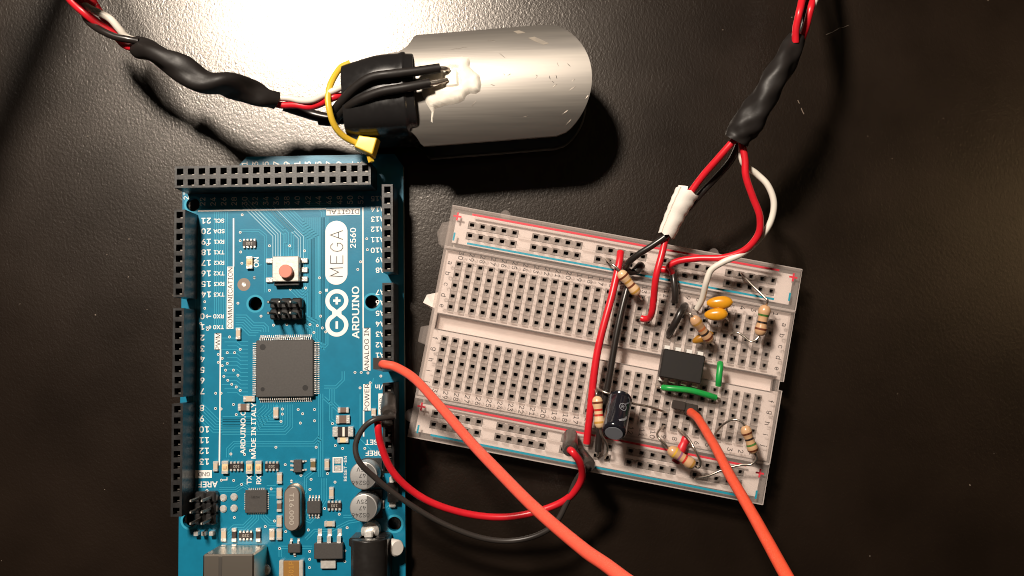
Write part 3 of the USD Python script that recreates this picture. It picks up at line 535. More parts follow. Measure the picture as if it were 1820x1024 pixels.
resistor('small beige resistor with red bands left of the black can capacitor', (1061, 704, 15.5), (1067, 762, 15.5), ((.2, 'band_brown'), (.42, 'band_red'), (.58, 'band_red'), (.8, 'band_gold')),
         [[A(1058, 694, 8.5), A(1058, 692, 13), A(1060, 698, 15.3), A(1061, 706, 15.5)], [A(1066, 760, 15.5), A(1069, 773, 15), A(1077, 786, 13.5), A(1080, 799, 12), A(1075, 814, 8.5)]], r=1.05, tint='resistor_beige')
resistor('tan resistor with green band standing at the lower right of the breadboard', (1323, 757, 15), (1341, 806, 14), ((.25, 'band_brown'), (.46, 'band_black'), (.66, 'band_green'), (.86, 'band_brown')),
         [[A(1325, 760, 15), A(1318, 750, 15), A(1303, 746, 14.5), A(1285, 755, 13), A(1273, 768, 11), A(1270, 774, 8.5)], [A(1340, 804, 14), A(1345, 814, 13.5), A(1336, 825, 13), A(1315, 827, 12.5), A(1290, 833, 12), A(1258, 846, 11), A(1237, 850, 9.5), A(1235, 851, 8.5)]])
resistor('tan resistor with yellow and violet bands lying on a red scrap at the lower rail', (1188, 797, 13.4), (1235, 829, 13.2), ((.22, 'band_yellow'), (.42, 'band_violet'), (.6, 'band_red'), (.88, 'band_gold')),
         [[A(1189, 798, 13.4), A(1182, 790, 14), A(1172, 780, 14), A(1168, 772, 13), A(1174, 762, 11), A(1180, 757, 8.5)], [A(1233, 828, 13.2), A(1242, 831, 13), A(1245, 822, 14), A(1235, 800, 15), A(1226, 783, 14), A(1216, 771, 12.5), A(1204, 762, 8.5)]], r=1.15)
P = W((1221, 778, 10.6), (1214, 792, 10.8), (1206, 812, 10.8), (1201, 822, 10.5)); t = thing('red_sheath', 'red scrap of insulation lying under the resistor with violet band', 'insulation scrap', (*P[1][:2], 0))
part('scrap', sweep(spline(P, 6), [1.0] * 19, 12, shape=lambda i, a: 1 - .28 * abs(math.sin(a)) + .08 * math.sin(i)), 'sheath_red', t, smooth=50)
def drop(name, label, p_tip, p_end, rw, rt, mat, leads=()):
    a, b = np.array(at(*p_tip)), np.array(at(*p_end)); t = thing(name, label, 'capacitor', (*((a + b) / 2)[:2], 0))
    s = np.linspace(0, 1, 16); rr = rw * np.sqrt(np.clip(1 - ((s - .60) / np.where(s < .60, .62, .40)) ** 2, 0, 1)) ** 1.15 + .05
    m_ = sweep(a + np.outer(s, b - a), rr, 24, shape=lambda i, an: 1 / math.sqrt(math.cos(an) ** 2 + (math.sin(an) * rw / rt) ** 2))
    part('body', m_, mat, t, smooth=70)
    for l in leads: part('lead', sweep(spline(l, 6), .25, 8), 'lead_wire', t, smooth=60)
drop('disc_capacitor', 'yellow drop capacitor, the upper of the touching pair', (1256, 539, 13.5), (1303, 537, 14.5), 1.45, 1.15, 'drop_yellow', [[A(1290, 540, 13), A(1292, 552, 11), A(1292, 556, 8.5)], [A(1262, 540, 13), A(1256, 548, 8.5)]])
drop('disc_capacitor', 'yellow drop capacitor, the lower of the touching pair', (1252, 560, 13.5), (1294, 558, 14.5), 1.42, 1.1, 'drop_yellow', [[A(1288, 562, 13), A(1294, 570, 11), A(1294, 573, 8.5)], [A(1258, 562, 13), A(1255, 568, 8.5)]])
drop('disc_capacitor', 'brown disc capacitor half hidden under the tan resistor above the chip', (1231, 608, 11.6), (1268, 592, 12.2), 1.1, 1.0, 'drop_brown', [[A(1246, 604, 11.5), A(1246, 606, 8.5)]])
# eight-legged chip
def bp(px, py, z): d = at(px, py, z)[:2] - np.array([OX, OY]); return d[0] * CT + d[1] * ST, d[0] * ST - d[1] * CT
u0, v0 = bp(1179, 619, 14.2); u1, v1 = bp(1247, 684, 14.2); cu_, cv_ = (u0 + u1) / 2, (v0 + v1) / 2; c = bw(cu_, cv_)
t = thing('integrated_circuit', 'black eight-legged chip straddling the centre groove of the breadboard', 'chip', (c[0], c[1], 0))
bd = part('body', put(rbox(cu_ - 4.75, -cv_ - 3.25, 10.6, cu_ + 4.75, -cv_ + 3.25, 14.2, .3)), 'dip_black', t)
x, y = bw(cu_ + 4.0, cv_ - 2.0); part('dimple', cyl(x, y, 14.19, 14.22, .55, 16), 'chip_dimple', bd)
for s in (-1, 1):
    for i in range(4):
        u = cu_ + (i - 1.5) * 2.54
        q = [rbox(u - .65, -cv_ + s * 3.2 - .1, 12.1, u + .65, -cv_ + s * 3.2 + .1, 12.5, .05), rbox(u - .65, min(-cv_ + s * 3.2, -cv_ + s * 4.05), 12.15, u + .65, max(-cv_ + s * 3.2, -cv_ + s * 4.05), 12.45, .1), rbox(u - .55, -cv_ + s * 3.95 - .14, 9.8, u + .55, -cv_ + s * 3.95 + .14, 12.4, .1), rbox(u - .24, -cv_ + s * 3.95 - .13, 7.0, u + .24, -cv_ + s * 3.95 + .13, 10.0, .05)]
        part('leg', [put(z) for z in q], 'leg_bright', t)
# black can capacitor lying on its side
a, b = np.array(at(1103, 706, 13.8)), np.array(at(1091, 770, 21.0)); t = thing('electrolytic_capacitor', 'black can capacitor lying tilted across the lower half of the breadboard', 'capacitor', (*((a + b) / 2)[:2], 0))
L = np.linalg.norm(b - a); s = np.array([0, .02, .05, .09, .12, .16, .9, .95, .985, 1.0]); rr = np.array([2.0, 2.45, 2.65, 2.35, 2.35, 2.68, 2.68, 2.62, 2.4, 2.0])
body = part('sleeve_body', sweep(a + np.outer(s, b - a), rr, 36), 'cap_black', t, smooth=50)
ax = (b - a) / L; part('end_disc', sweep(np.array([b - ax * .15, b + ax * .06]), [2.0, 1.95], 32), 'cap_grey', body, smooth=40)
up = np.array([0, 0, 1.0]); up -= ax * (up @ ax); up /= np.linalg.norm(up); sd = np.cross(ax, up)
def on_can(f, ang, r=2.71): return a + ax * L * f + r * (math.cos(ang) * up + math.sin(ang) * sd)
def can_strip(pts, w): # strip printed on the curved side, points as (fraction, angle)
    V, F = [], []
    pts = np.array(pts, float); d = np.gradient(pts * [L, 2.7], axis=0); d /= np.linalg.norm(d, axis=1, keepdims=True)
    for (f, g), (df, dg) in zip(pts, d):
        for sg in (-1, 1): V.append(on_can(f - sg * dg * w / 2 / L, g + sg * df * w / 2 / 2.7))
    for i in range(len(pts) - 1): F += [(2 * i, 2 * i + 1, 2 * i + 3), (2 * i, 2 * i + 3, 2 * i + 2)]
    m_ = trimesh.Trimesh(np.array(V), np.array(F), process=False); m2 = m_.copy(); m2.faces = m2.faces[:, ::-1]; return trimesh.util.concatenate([m_, m2])
sgn = 1 if sd[0] > 0 else -1
part('printed_mark', can_strip([(.46 + .09 * math.sin(k), sgn * .22 + .3 * math.cos(k)) for k in np.linspace(0, 2 * math.pi, 22)], .16), 'cap_print', body)
part('printed_mark', [can_strip(q, .14) for q in ([(.42, sgn * .1), (.5, sgn * .1)], [(.42, sgn * .1), (.42, sgn * .25), (.45, sgn * .32), (.46, sgn * .1)], [(.46, sgn * .15), (.5, sgn * .32)])], 'cap_print', body)
part('printed_mark', can_strip([(.64 + .012 * k, sgn * (.72 - .0022 * k * k)) for k in range(18)], .5), 'cap_print', body)
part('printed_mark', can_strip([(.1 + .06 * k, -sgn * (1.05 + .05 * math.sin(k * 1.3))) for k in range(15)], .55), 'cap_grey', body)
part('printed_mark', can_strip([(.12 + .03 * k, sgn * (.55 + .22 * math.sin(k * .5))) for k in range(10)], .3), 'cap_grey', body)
for l in ([A(1098, 702, 13.6), A(1080, 699, 14), A(1066, 693, 13), A(1060, 690, 8.5)], [A(1110, 706, 13.6), A(1122, 716, 13.4), A(1150, 722, 12.6), A(1175, 730, 11), A(1183, 733, 8.5)]): part('lead', sweep(spline(l, 8), .26, 8), 'lead_wire', t, smooth=60)
# ------------------------------------------------------------------ long jumper wires between the boards
def jumper(label, boot0, boot1, pts, r, mat, br=1.7):
    P = W(*pts); t = thing('jumper_wire', label, 'jumper wire', (*P[0][:2], 0)); part('insulation', wire(P, r, 16, 12), mat, t, smooth=60)
    for bo in (boot0, boot1):
        if bo:
            q = np.array([at(*x) for x in bo[:2]]); q = spline(q, 12); k = np.linspace(0, 1, len(q)); rr = bo[2] * np.interp(k, [0, .08, .5, .86, .96, 1], [.7, .92, .96, 1.0, .92, .7])
            p = part('boot', sweep(q, rr, 20), 'boot_black', t, smooth=50)
            pe = q[0]; part('plug_pin', sweep(np.array([pe, pe - [0, 0, 4.5]]), .32, 8), 'lead_wire', p)
    return t
jumper('thick salmon red jumper wire from the analog header, rising towards the bottom edge', None, None,
       [(678, 648, 23), (684, 648, 25.6), (704, 653, 27), (735, 672, 31), (780, 720, 42), (850, 800, 60), (950, 902, 83), (1040, 978, 98), (1110, 1030, 108), (1190, 1085, 116)], .95, 'wire_salmon')
bt = at(674, 646, 24); b0 = (50.8, 50.8)
jw = stage.GetPrimAtPath('/World/jumper_wire_006')
q = np.array([[b0[0], b0[1], ZB + 8.2], [b0[0] - .1, b0[1] + .05, 17], [bt[0], bt[1], 24.6]]); part('boot', trimesh.convex.convex_hull(np.array([p_ + [i * 1.22, j * 1.22, 0] for p_ in (q[0], q[2]) for i in (-1, 1) for j in (-1, 1)])), 'boot_black', jw)
jumper('orange jumper wire from below the chip, running off the bottom edge', None, None, [(1226, 733, 12), (1229, 734, 14), (1240, 744, 20), (1262, 778, 33), (1297, 845, 54), (1340, 920, 74), (1385, 1000, 90), (1420, 1065, 100)], .95, 'wire_orange')
jw = stage.GetPrimAtPath('/World/jumper_wire_007'); c = at(1230, 728, 13); part('boot', turn(rbox(c[0] - 1.3, c[1] - 1.2, 9.7, c[0] + 1.3, c[1] + 1.2, 13, .2), math.degrees(TH), c), 'boot_black', jw)
c = at(1208, 721, 12); part('boot', turn(rbox(c[0] - 1.5, c[1] - 1.0, 9.7, c[0] + 1.5, c[1] + 1.0, 11.5, .2), math.degrees(TH), c), 'boot_black', jw)
jumper('thin red jumper wire curving from the power header to the lower rail', ((690, 752, 12.6), (672, 748, 22.5), 1.3), ((1014, 772, 10), (1013, 801, 23), 1.75),
       [(672, 748, 22), (671, 754, 23.5), (677, 790, 22.5), (700, 840, 20.5), (750, 884, 18), (820, 911, 16), (890, 919, 15), (960, 908, 15.5), (1010, 885, 17), (1034, 850, 20), (1031, 822, 23), (1018, 804, 24.2), (1013, 800, 23)], .80, 'wire_red')
jumper('thin black jumper wire looping from the power header to the lower rail', ((691, 706, 12.6), (690, 737, 21), 1.75), ((1030, 806, 10), (1047, 829, 19), 1.7),
       [(693, 736, 20.5), (699, 741, 22), (690, 742, 23.5), (666, 746, 25), (645, 762, 25), (632, 790, 25), (637, 818, 25), (665, 848, 23), (720, 891, 20), (790, 932, 17), (860, 957, 15), (910, 961, 14.5), (955, 951, 15), (987, 930, 16), (1008, 893, 17), (1022, 858, 18), (1038, 836, 20), (1046, 829, 19)], .62, 'wire_grey')
# ------------------------------------------------------------------ right-hand lead bundle with black sleeve
P = W((1417, 66, 28), (1398, 105, 29), (1371, 150, 29), (1345, 195, 28), (1322, 228, 27), (1309, 250, 26)); q = spline(P, 9); n_ = len(q)
RB = thing('wire_bundle', 'red, black and white leads in a crumpled black sleeve at the upper right', 'wire bundle', (*P[2][:2], 0))
kk = np.linspace(0, 1, n_); part('sleeve', sweep(q, np.interp(kk, [0, .05, .3, .55, .8, .93, 1], [1.7, 2.0, 2.85, 3.0, 2.95, 2.6, 2.7]), 24, shape=lambda i, a: 1 + .11 * math.cos(2 * a + i * .17) + .06 * math.sin(i * .5 + 3 * a) + .03 * math.sin(5 * a - i * .7)), 'sleeve', RB, smooth=60)
for mat, l in (('wire_red', [(1414, 76, 30), (1415, 50, 31), (1420, 22, 32), (1427, -6, 30), (1436, -60, 26), (1440, -140, 18), (1430, -260, 10)]), ('wire_red', [(1425, 70, 27), (1432, 50, 28), (1441, 15, 29), (1446, -6, 27), (1448, -60, 23), (1450, -140, 16), (1440, -260, 8)]), ('wire_white', [(1424, 70, 26), (1436, 40, 27), (1447, 5, 28), (1456, -12, 25), (1462, -60, 21), (1460, -140, 14), (1450, -260, 7)]), ('wire_black', [(1419, 72, 26), (1426, 45, 27), (1432, 15, 27), (1434, -6, 25), (1430, -60, 21), (1425, -140, 14), (1420, -260, 6)]),
               ('wire_red', [(1314, 236, 26), (1305, 248, 26), (1277, 280, 24.5), (1246, 316, 22), (1218, 356, 20), (1197, 395, 17), (1184, 424, 16), (1177, 452, 16.5), (1167, 490, 16.5), (1162, 530, 14.5), (1158, 556, 13), (1154, 565, 11.6), (1146, 567, 10.8), (1140, 566, 10.5)]),
               ('wire_black', [(1318, 240, 25), (1314, 254, 24), (1300, 284, 22), (1275, 313, 20), (1246, 344, 19), (1212, 385, 17), (1186, 417, 17), (1160, 436, 16.5), (1133, 453, 15.5), (1117, 467, 14), (1113, 478, 12.5), (1122, 484, 11.5), (1132, 482, 11.2)]),
               ('wire_red', [(1314, 238, 26.5), (1318, 254, 25.5), (1324, 285, 25), (1326, 312, 24.5), (1338, 350, 23.5), (1350, 385, 22.5), (1348, 415, 21), (1325, 443, 19), (1287, 458, 17), (1240, 460, 15), (1205, 465, 13.5), (1190, 473, 12.6), (1193, 479, 11.6), (1195, 487, 10.6)]),
               ('wire_white', [(1314, 242, 24.5), (1317, 262, 24), (1321, 290, 23), (1345, 310, 22), (1365, 330, 22), (1376, 360, 21.5), (1370, 395, 20.5), (1352, 422, 19.5), (1320, 450, 18.5), (1285, 466, 17.5), (1264, 480, 16.5), (1256, 500, 15.5), (1248, 532, 12.6), (1239, 549, 10.6)])):
    part('lead', wire(W(*l), {'wire_black': .74, 'wire_white': .70}.get(mat, .78), 14, 10), mat, RB, smooth=60)
P = W((1137, 474, 11.4), (1130, 483, 11.4)); part('boot', wire(W((1139, 472, 10.5), (1135, 476, 11.4), (1129, 483, 11.6)), 1.0, 16, 6), 'boot_black', RB, smooth=50)
part('bare_end', [wire(W((1142, 566, 10.6), (1133, 564, 10.4), (1131, 566, 8.5)), .32, 8, 4), wire(W((1195, 486, 10.6), (1196, 489, 8.5)), .32, 8, 4), wire(W((1239, 548, 10.8), (1238, 552, 8.5)), .32, 8, 4)], 'lead_wire', RB)
part('bare_end', wire(W((1176, 479, 10.5), (1184, 480, 10.8), (1191, 482, 10.6)), .85, 12, 5), 'wire_red', RB, smooth=50, label='red stub of insulation at the upper rail')
# paper flag wrapped round two of the leads
P = [(1222, 340, 21.5), (1210, 362, 20.5), (1198, 387, 19), (1184, 419, 17.4)]; q = spline(W(*P), 6); d = q[-1] - q[0]; d /= np.linalg.norm(d); sdv = np.cross(d, [0, 0, 1.0]); sdv /= np.linalg.norm(sdv)
sec = [(-2.0, -1.2), (-2.25, -.2), (-1.6, .9), (-.4, 1.45), (.6, 1.25), (1.15, .55), (1.25, .1), (1.55, .35), (2.1, .0), (2.2, -.6), (1.2, -1.5), (-.8, -1.7)]
V = []; N = len(q)
for i, c in enumerate(q):
    f = i / (N - 1); w = 1.18 - .32 * f + .03 * math.sin(i * 1.7)
    for x, z in sec: V.append(c + sdv * x * w + np.array([0, 0, z * (.95 + .05 * math.sin(i))]) + d * (.25 * math.sin(x * 3.1) if i in (0, N - 1) else 0))
n_ = len(sec); F = [f for i in range(N - 1) for k in range(n_) for f in ((i * n_ + k, (i + 1) * n_ + k, (i + 1) * n_ + (k + 1) % n_), (i * n_ + k, (i + 1) * n_ + (k + 1) % n_, i * n_ + (k + 1) % n_))]
t = thing('paper_flag', 'white paper tape flag wrapped round a red and a black lead', 'paper tag', (*q[N // 2][:2], 0))
m_ = trimesh.Trimesh(np.array(V), np.array(F), process=False); m_.fix_normals(); part('wrap', m_, 'paper', t, smooth=35)
fl = [A(1206, 329, 19.5), A(1223, 331, 20), A(1219, 352, 20.4), A(1200, 386, 17.5), A(1203, 352, 19)]
fl = np.array(fl); m_ = trimesh.convex.convex_hull(np.vstack([fl, fl - [0, 0, .2]])); part('loose_end', m_, 'paper', t)
# ------------------------------------------------------------------ left-hand lead bundle
P = W((243, 80, 25), (275, 95, 27), (320, 122, 28), (365, 145, 27), (410, 150, 25), (450, 166, 21), (490, 180, 18)); q = spline(P, 9); n_ = len(q); kk = np.linspace(0, 1, n_)
LB = thing('wire_bundle', 'red, white and black leads in a twisted black sleeve reaching the silver clip', 'wire bundle', (*P[3][:2], 0))
part('sleeve', sweep(q, np.interp(kk, [0, .04, .2, .4, .5, .7, .9, 1], [1.9, 2.1, 2.6, 2.45, 2.7, 2.6, 2.45, 2.2]), 28, shape=lambda i, a: 1 + .19 * math.cos(2 * (a + i * .15)) + .05 * math.sin(i * .42) + .07 * math.cos(3 * a - i * .21) + .04 * math.sin(5 * a + i * .5)), 'sleeve', LB, smooth=60)
for mat, l, r in (('wire_black', [(246, 74, 27), (228, 70, 27.5), (205, 65, 27.5), (180, 54, 27), (160, 40, 25), (152, 28, 23), (150, 14, 22), (140, 0, 22), (122, -14, 23)], .8), ('wire_white', [(238, 72, 25), (224, 66, 25.5), (212, 52, 26.5), (196, 34, 27.5), (175, 22, 28), (158, 14, 27), (146, 6, 25), (128, -8, 24)], .8),
                  ('wire_red', [(232, 76, 24), (214, 68, 24), (196, 56, 25), (172, 40, 26), (150, 22, 27), (132, 6, 27), (116, -12, 27)], .95), ('wire_red', [(244, 82, 25), (234, 84, 25.5), (222, 80, 25), (205, 62, 23), (190, 40, 22), (176, 20, 22), (166, 4, 23), (156, -8, 24)], .85), ('wire_red', [(170, 12, 25), (150, 2, 26), (138, -8, 27)], .85),
                  ('wire_white', [(484, 174, 19), (496, 174, 19), (515, 175, 19), (535, 179, 19.5), (556, 178, 20.5), (580, 167, 21.5), (600, 159, 21.5), (616, 152, 20)], .72), ('wire_red', [(484, 183, 18), (500, 187, 18), (525, 187, 18.5), (550, 190, 19), (570, 184, 20), (590, 174, 21), (602, 171, 20.5), (616, 172, 18)], .82),
                  ('wire_black', [(505, 188, 15), (525, 195, 14), (550, 203, 13), (580, 210, 13), (610, 212, 13)], 1.25)):
    part('lead', wire(W(*l), r, 14, 10), mat, LB, smooth=60)
part('sleeve_end', wire(W((568, 215, 13), (585, 216, 13.5), (612, 212, 14)), 1.05, 14, 6), 'sleeve', LB, smooth=50)
# unseen thick cord and lead added out of view to cast a bar of shadow
def lamp_ray(px, py, z): S0 = at(px, py, 0); return S0 + (LAMP - S0) * z / LAMP[2]
off = [at(128, -10, 25), at(110, -70, 42)] + [lamp_ray(px, py, z) for px, py, z in ((130, -60, 62), (96, 15, 66), (55, 105, 70), (16, 195, 72), (-25, 290, 72), (-80, 420, 70))]
part('shadow_caster', sweep(spline(off[2:], 8), 4.2, 16), 'sleeve', LB, smooth=60); part('lead', sweep(spline(off[:4], 8), 1.4, 12), 'wire_black', LB, smooth=60)
# ------------------------------------------------------------------ the aluminium clip with taped neck
ZA = 18.6; A0, A1 = at(742, 161, ZA), at(992.5, 141, ZA); ax2 = (A1 - A0)[:2]; LS = np.linalg.norm(ax2); ax2 /= LS; nx2 = np.array([-ax2[1], ax2[0]])
tt = np.linalg.norm((at(985, 42, ZA) - at(1000, 240, ZA))[:2]) / 2; sag = ((at(1053, 138, ZA + 4) - A0)[:2] @ ax2) - LS; Rr = (tt * tt + sag * sag) / (2 * sag)
NK = 8.2; S0_ = -9.0
def xy(s, t): return A0[:2] + ax2 * s + nx2 * t
def zt(t): return ZA + 3.4 * (1 - (t / tt) ** 2)
AC = thing('aluminium_clip', 'curved aluminium clip with black taped neck, white paste and yellow tie', 'aluminium clip', (*xy(20, 0), 0))
def s_end(t): e = LS + math.sqrt(max(Rr * Rr - t * t, 0)) - (Rr - sag); return e - max(0, abs(t) - tt + 1.0) ** 2 * 1.4
def s_beg(t):
    x = abs(t) - NK
    if x <= 0: return S0_
    f = x / (tt - NK); return -2.6 + 2.6 * f ** .5 + max(0, f - .8) ** 2 * 14 - (2.5 * (1 - f) ** 3)
def shell_mesh(zf, th):
    ts = np.linspace(-tt, tt, 45); V = []; NS = 40
    for t in ts:
        a, b = s_beg(t), s_end(t)
        for s in np.linspace(a, b, NS): V.append((*xy(s, t), zf(t)))
    V = np.array(V); n0 = len(V); V = np.vstack([V, V - [0, 0, th]]); F = []
    for i in range(len(ts) - 1):
        for j in range(NS - 1):
            a, b, c, d = i * NS + j, i * NS + j + 1, (i + 1) * NS + j + 1, (i + 1) * NS + j
            F += [(a, b, c), (a, c, d), (n0 + a, n0 + c, n0 + b), (n0 + a, n0 + d, n0 + c)]
    ring = [j for j in range(NS)] + [i * NS + NS - 1 for i in range(1, len(ts))] + [(len(ts) - 1) * NS + j for j in range(NS - 2, -1, -1)] + [i * NS for i in range(len(ts) - 2, 0, -1)]
    for a, b in zip(ring, ring[1:] + ring[:1]): F += [(a, n0 + a, n0 + b), (a, n0 + b, b)]
    m_ = trimesh.Trimesh(V, np.array(F), process=False); m_.fix_normals(); return m_
part('upper_plate', shell_mesh(zt, .9), 'aluminium', AC, smooth=40)
lw = part('lower_plate', shell_mesh(lambda t: 4.6 - 3.6 * (1 - (t / tt) ** 2), .9), 'aluminium', AC, smooth=40)
tt_, LS_ = tt, LS; tt, LS = tt - .5, LS - .45; part('interior_shade', shell_mesh(lambda t: 4.8 - 3.5 * (1 - (t / tt_) ** 2), .12), 'shade_paint', lw, smooth=40); tt, LS = tt_, LS_  # dark sheet that paints the shade between the two plates
# taped neck: an oval sleeve around both plates
def neck(stations, n=64, p=3.6):
    V = []; N = len(stations)
    for s, t0, hw, z0, z1 in stations:
        for k in range(n):
            a = 2 * math.pi * k / n; ca, sa = math.cos(a), math.sin(a); f = (abs(ca) ** p + abs(sa) ** p) ** (-1 / p)
            V.append((*xy(s, t0 + hw * ca * f), (z0 + z1) / 2 + (z1 - z0) / 2 * sa * f))
    F = [f for i in range(N - 1) for k in range(n) for f in ((i * n + k, i * n + (k + 1) % n, (i + 1) * n + (k + 1) % n), (i * n + k, (i + 1) * n + (k + 1) % n, (i + 1) * n + k))]
    V += [(*xy(stations[0][0], stations[0][1]), (stations[0][3] + stations[0][4]) / 2), (*xy(stations[-1][0], stations[-1][1]), (stations[-1][3] + stations[-1][4]) / 2)]; e = N * n
    F += [(e, (k + 1) % n, k) for k in range(n)] + [(e + 1, (N - 1) * n + k, (N - 1) * n + (k + 1) % n) for k in range(n)]
    m_ = trimesh.Trimesh(np.array(V), np.array(F), process=False); m_.fix_normals(); return m_
tp = part('tape_neck', neck([(-17.0, -.7, 7.9, 3.0, 20.5), (-16.6, -.7, 8.6, 2.2, 22.0), (-13.5, -.6, 8.9, 1.2, 23.0), (-11, -.5, 9.3, .6, 23.5), (-9, -.4, 9.5, .5, 23.8), (-6, -.4, 9.6, .3, 24.0), (-3.6, -.4, 9.6, .3, 24.0), (-2.8, -.4, 9.8, .3, 24.3), (-2.2, -.4, 9.75, .5, 24.2), (-1.9, -.4, 9.4, .5, 23.9), (-.6, -.4, 9.3, .6, 23.8), (-.25, -.4, 9.2, .6, 23.6), (-.2, -.4, 8.7, 1.2, 22.9)]), 'tape', AC, smooth=35)
# thermal paste blob, bead and leads on the upper plate
def zs(P): d = P[:, :2] - A0[:2]; return zt(np.clip(d @ nx2, -tt, tt))
pp = [(742, 108), (752, 104), (770, 103), (795, 99), (820, 97), (832, 99), (835, 106), (834, 116), (842, 124), (852, 132), (855, 148), (853, 160), (845, 165), (835, 164), (828, 168), (824, 176), (816, 180), (808, 182), (795, 184), (780, 188), (772, 190), (769, 200), (767, 214), (764, 212), (766, 196), (762, 190), (756, 180), (750, 168), (744, 140)]
pl_ = Polygon([at(x, y, ZA + 4.2)[:2] for x, y in pp]).buffer(.25).buffer(-.25)
M_ = m3.Manifold.extrude(m3.CrossSection([np.array(pl_.exterior.coords)[:-1][::-1]]), 1.0).refine_to_length(.42); m_ = tm(M_)
bd_ = pl_.exterior; V = np.array(m_.vertices); dist = np.array([bd_.distance(Point(*v[:2])) if v[2] > .01 else 0 for v in V]); nz = meshkit.fbm(np.c_[V[:, :2] * .45, np.zeros(len(V))], 3, 5)
bc = at(801, 136, ZA + 4.4); lo = (V[:, :2] - bc[:2]) @ np.array([ax2, nx2]).T; de = np.maximum(np.abs(lo[:, 0]) - 1.55, np.abs(lo[:, 1]) - 1.9)
h = (.95 * (1 - np.exp(-(dist / .55) ** 1.3)) * (.8 + .4 * nz)) * (1 - .55 * np.exp(-((de - .1) / .4) ** 2)); zz = zs(V) + np.where(V[:, 2] > .01, h + .02, -.3); m_.vertices = np.c_[V[:, :2], zz]
ps = part('thermal_paste', m_, 'paste', AC, smooth=60)
c = at(801, 136, ZA + 5.6); q = rbox(-1.55, -1.9, ZA + 3, 1.55, 1.9, ZA + 4.45, .45); q = turn(q, math.degrees(math.atan2(ax2[1], ax2[0])), (0, 0)); q.apply_translation((c[0], c[1], 0)); part('sensor_bead', q, 'paste', AC, smooth=40)
for k, (l, tip) in enumerate(([[(592, 200, 19), (607, 182, 21.5), (632, 156, 23.6), (660, 138, 24.9), (700, 131, 25.3), (745, 126, 25.1), (782, 121, 24.5)], [(780, 121.5, 24.5), (790, 122, 24.2), (797, 124, 23.2)]], [[(596, 212, 17.5), (612, 195, 20.5), (640, 178, 23.5), (676, 164, 24.9), (720, 156, 25.2), (764, 148, 24.6)], [(762, 149, 24.6), (777, 147, 24.2), (795, 142, 23.2)]])):
    p = part('sensor_lead', wire(W(*l), 1.05, 18, 10), 'sleeve', AC, smooth=60); part('bare_tip', wire(W(*tip), .5, 10, 6), 'lead_wire', p, smooth=60)
zp = W((622, 112, 19), (607, 119, 19.5), (595, 135, 20.5), (586, 155, 21.5), (583, 175, 22), (586, 198, 22), (594, 222, 21), (608, 240, 19.5), (628, 252, 18), (648, 258, 17))
zi = part('zip_tie', sweep(spline(zp, 8), .72, 12, shape=lambda i, a: .75 + .25 * abs(math.cos(a))), 'zip_yellow', AC, smooth=50)
c = at(652, 259, 18); q = trimesh.convex.convex_hull(np.array([(-2.3, -1.2, -1.4), (-2.0, 1.4, -1.4), (2.1, -1.8, -1.4), (2.0, 1.9, -1.4), (-2.0, -1.0, 1.3), (-1.8, 1.2, 1.3), (1.9, -1.5, 1.5), (1.8, 1.7, 1.5)])); q = turn(q, -18, (0, 0)); q.apply_translation(c)
q = trimesh.convex.convex_hull(np.vstack([trimesh.creation.icosphere(1, .35).vertices + v for v in q.vertices])); part('head', q, 'zip_yellow', zi, smooth=40)
a, b = at(654, 266, 17.5), at(660, 288, 17.5); d = (b - a) / np.linalg.norm(b - a); part('tail', sweep(np.array([a, (a + b) / 2, b]), .68, 4), 'zip_yellow', zi)
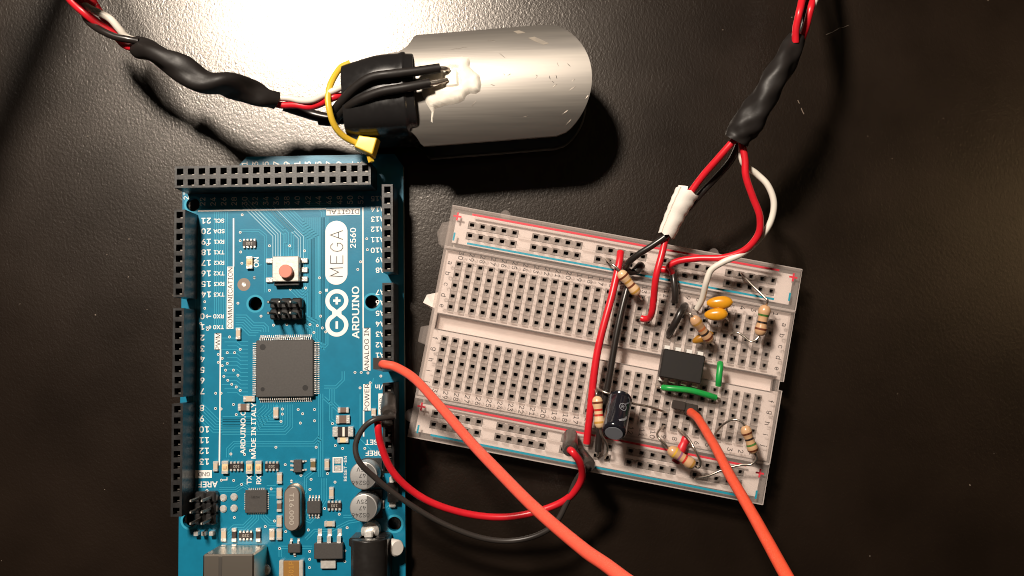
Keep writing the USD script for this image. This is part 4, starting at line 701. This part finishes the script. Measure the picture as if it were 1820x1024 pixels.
# scratches, smears and marks on the upper plate
def on_plate(px, py, dz=.03): p = at(px, py, ZA + 3.5); return np.array([p[0], p[1], zs(np.array([p]))[0] + dz])
def sliver(x0, y0, x1, y1, w):
    P = np.array([on_plate(x0 + (x1 - x0) * k, y0 + (y1 - y0) * k) for k in np.linspace(0, 1, 4)]); return sweep(P, [w * .2, w, w, w * .2], 5)
part('scratch', [sliver(*a, w) for *a, w in ((838, 188, 846, 178, .05), (887, 92, 898, 102, .04), (950, 140, 956, 134, .05), (982, 155, 990, 149, .06), (1012, 160, 1024, 152, .05), (1006, 218, 1016, 208, .05), (1000, 200, 1010, 193, .04), (902, 134, 908, 131, .05), (1008, 112, 1014, 118, .05), (872, 150, 880, 152, .05), (990, 110, 993, 118, .04), (895, 130, 897, 134, .05), (1016, 145, 1022, 140, .05), (930, 205, 938, 203, .03), (866, 66, 880, 68, .04), (800, 84, 830, 80, .03), (1040, 175, 1046, 168, .04))], 'lead_wire', AC, kind='stuff')
part('dark_mark', [sliver(*a, w) for *a, w in ((976, 134, 978, 141, .07), (988, 133, 990, 140, .07), (981, 144, 985, 147, .05), (952, 133, 955, 134, .05))], 'ink_black', AC, kind='stuff')
def smear(pts, k): 
    q = Polygon([on_plate(*p)[:2] for p in pts]); m_ = ext(q, 0, .05); m_.vertices[:, 2] += zs(np.array(m_.vertices)) + .01; return m_
part('paste_smear', [smear([(912, 48), (922, 46), (934, 51), (920, 53)], 0), smear([(939, 62), (950, 60), (962, 66), (976, 74), (966, 76), (950, 69)], 1)], 'paste_dim', AC, kind='stuff')
# dust and crumbs on the table
rng = np.random.default_rng(3); q = []
for k in range(60):
    p = at(rng.uniform(0, 1820), rng.uniform(0, 1024), 0)
    if -3 < p[0] < 56 and p[1] < 104 or 60 < p[0] < 160 and -2 < p[1] < 98: continue
    m_ = trimesh.creation.icosphere(0, rng.uniform(.06, .17)); m_.vertices *= [rng.uniform(.6, 2.2), 1, .5]; m_ = turn(m_, rng.uniform(0, 180), (0, 0)); m_.apply_translation((p[0], p[1], .05)); q.append(m_)
for x0, y0, x1, y1 in ((1468, 62, 1492, 50), (1492, 50, 1508, 45), (1418, 178, 1421, 184), (1424, 192, 1429, 203)):
    q.append(sweep(np.array([at(x0, y0, .05), at((x0 + x1) / 2, (y0 + y1) / 2 + 1, .06), at(x1, y1, .05)]), .09, 5))
d_ = part('dust', q, 'dust_pale'); tag(d_, 'tiny pale dust specks and fibres scattered on the table', 'dust', kind='stuff')
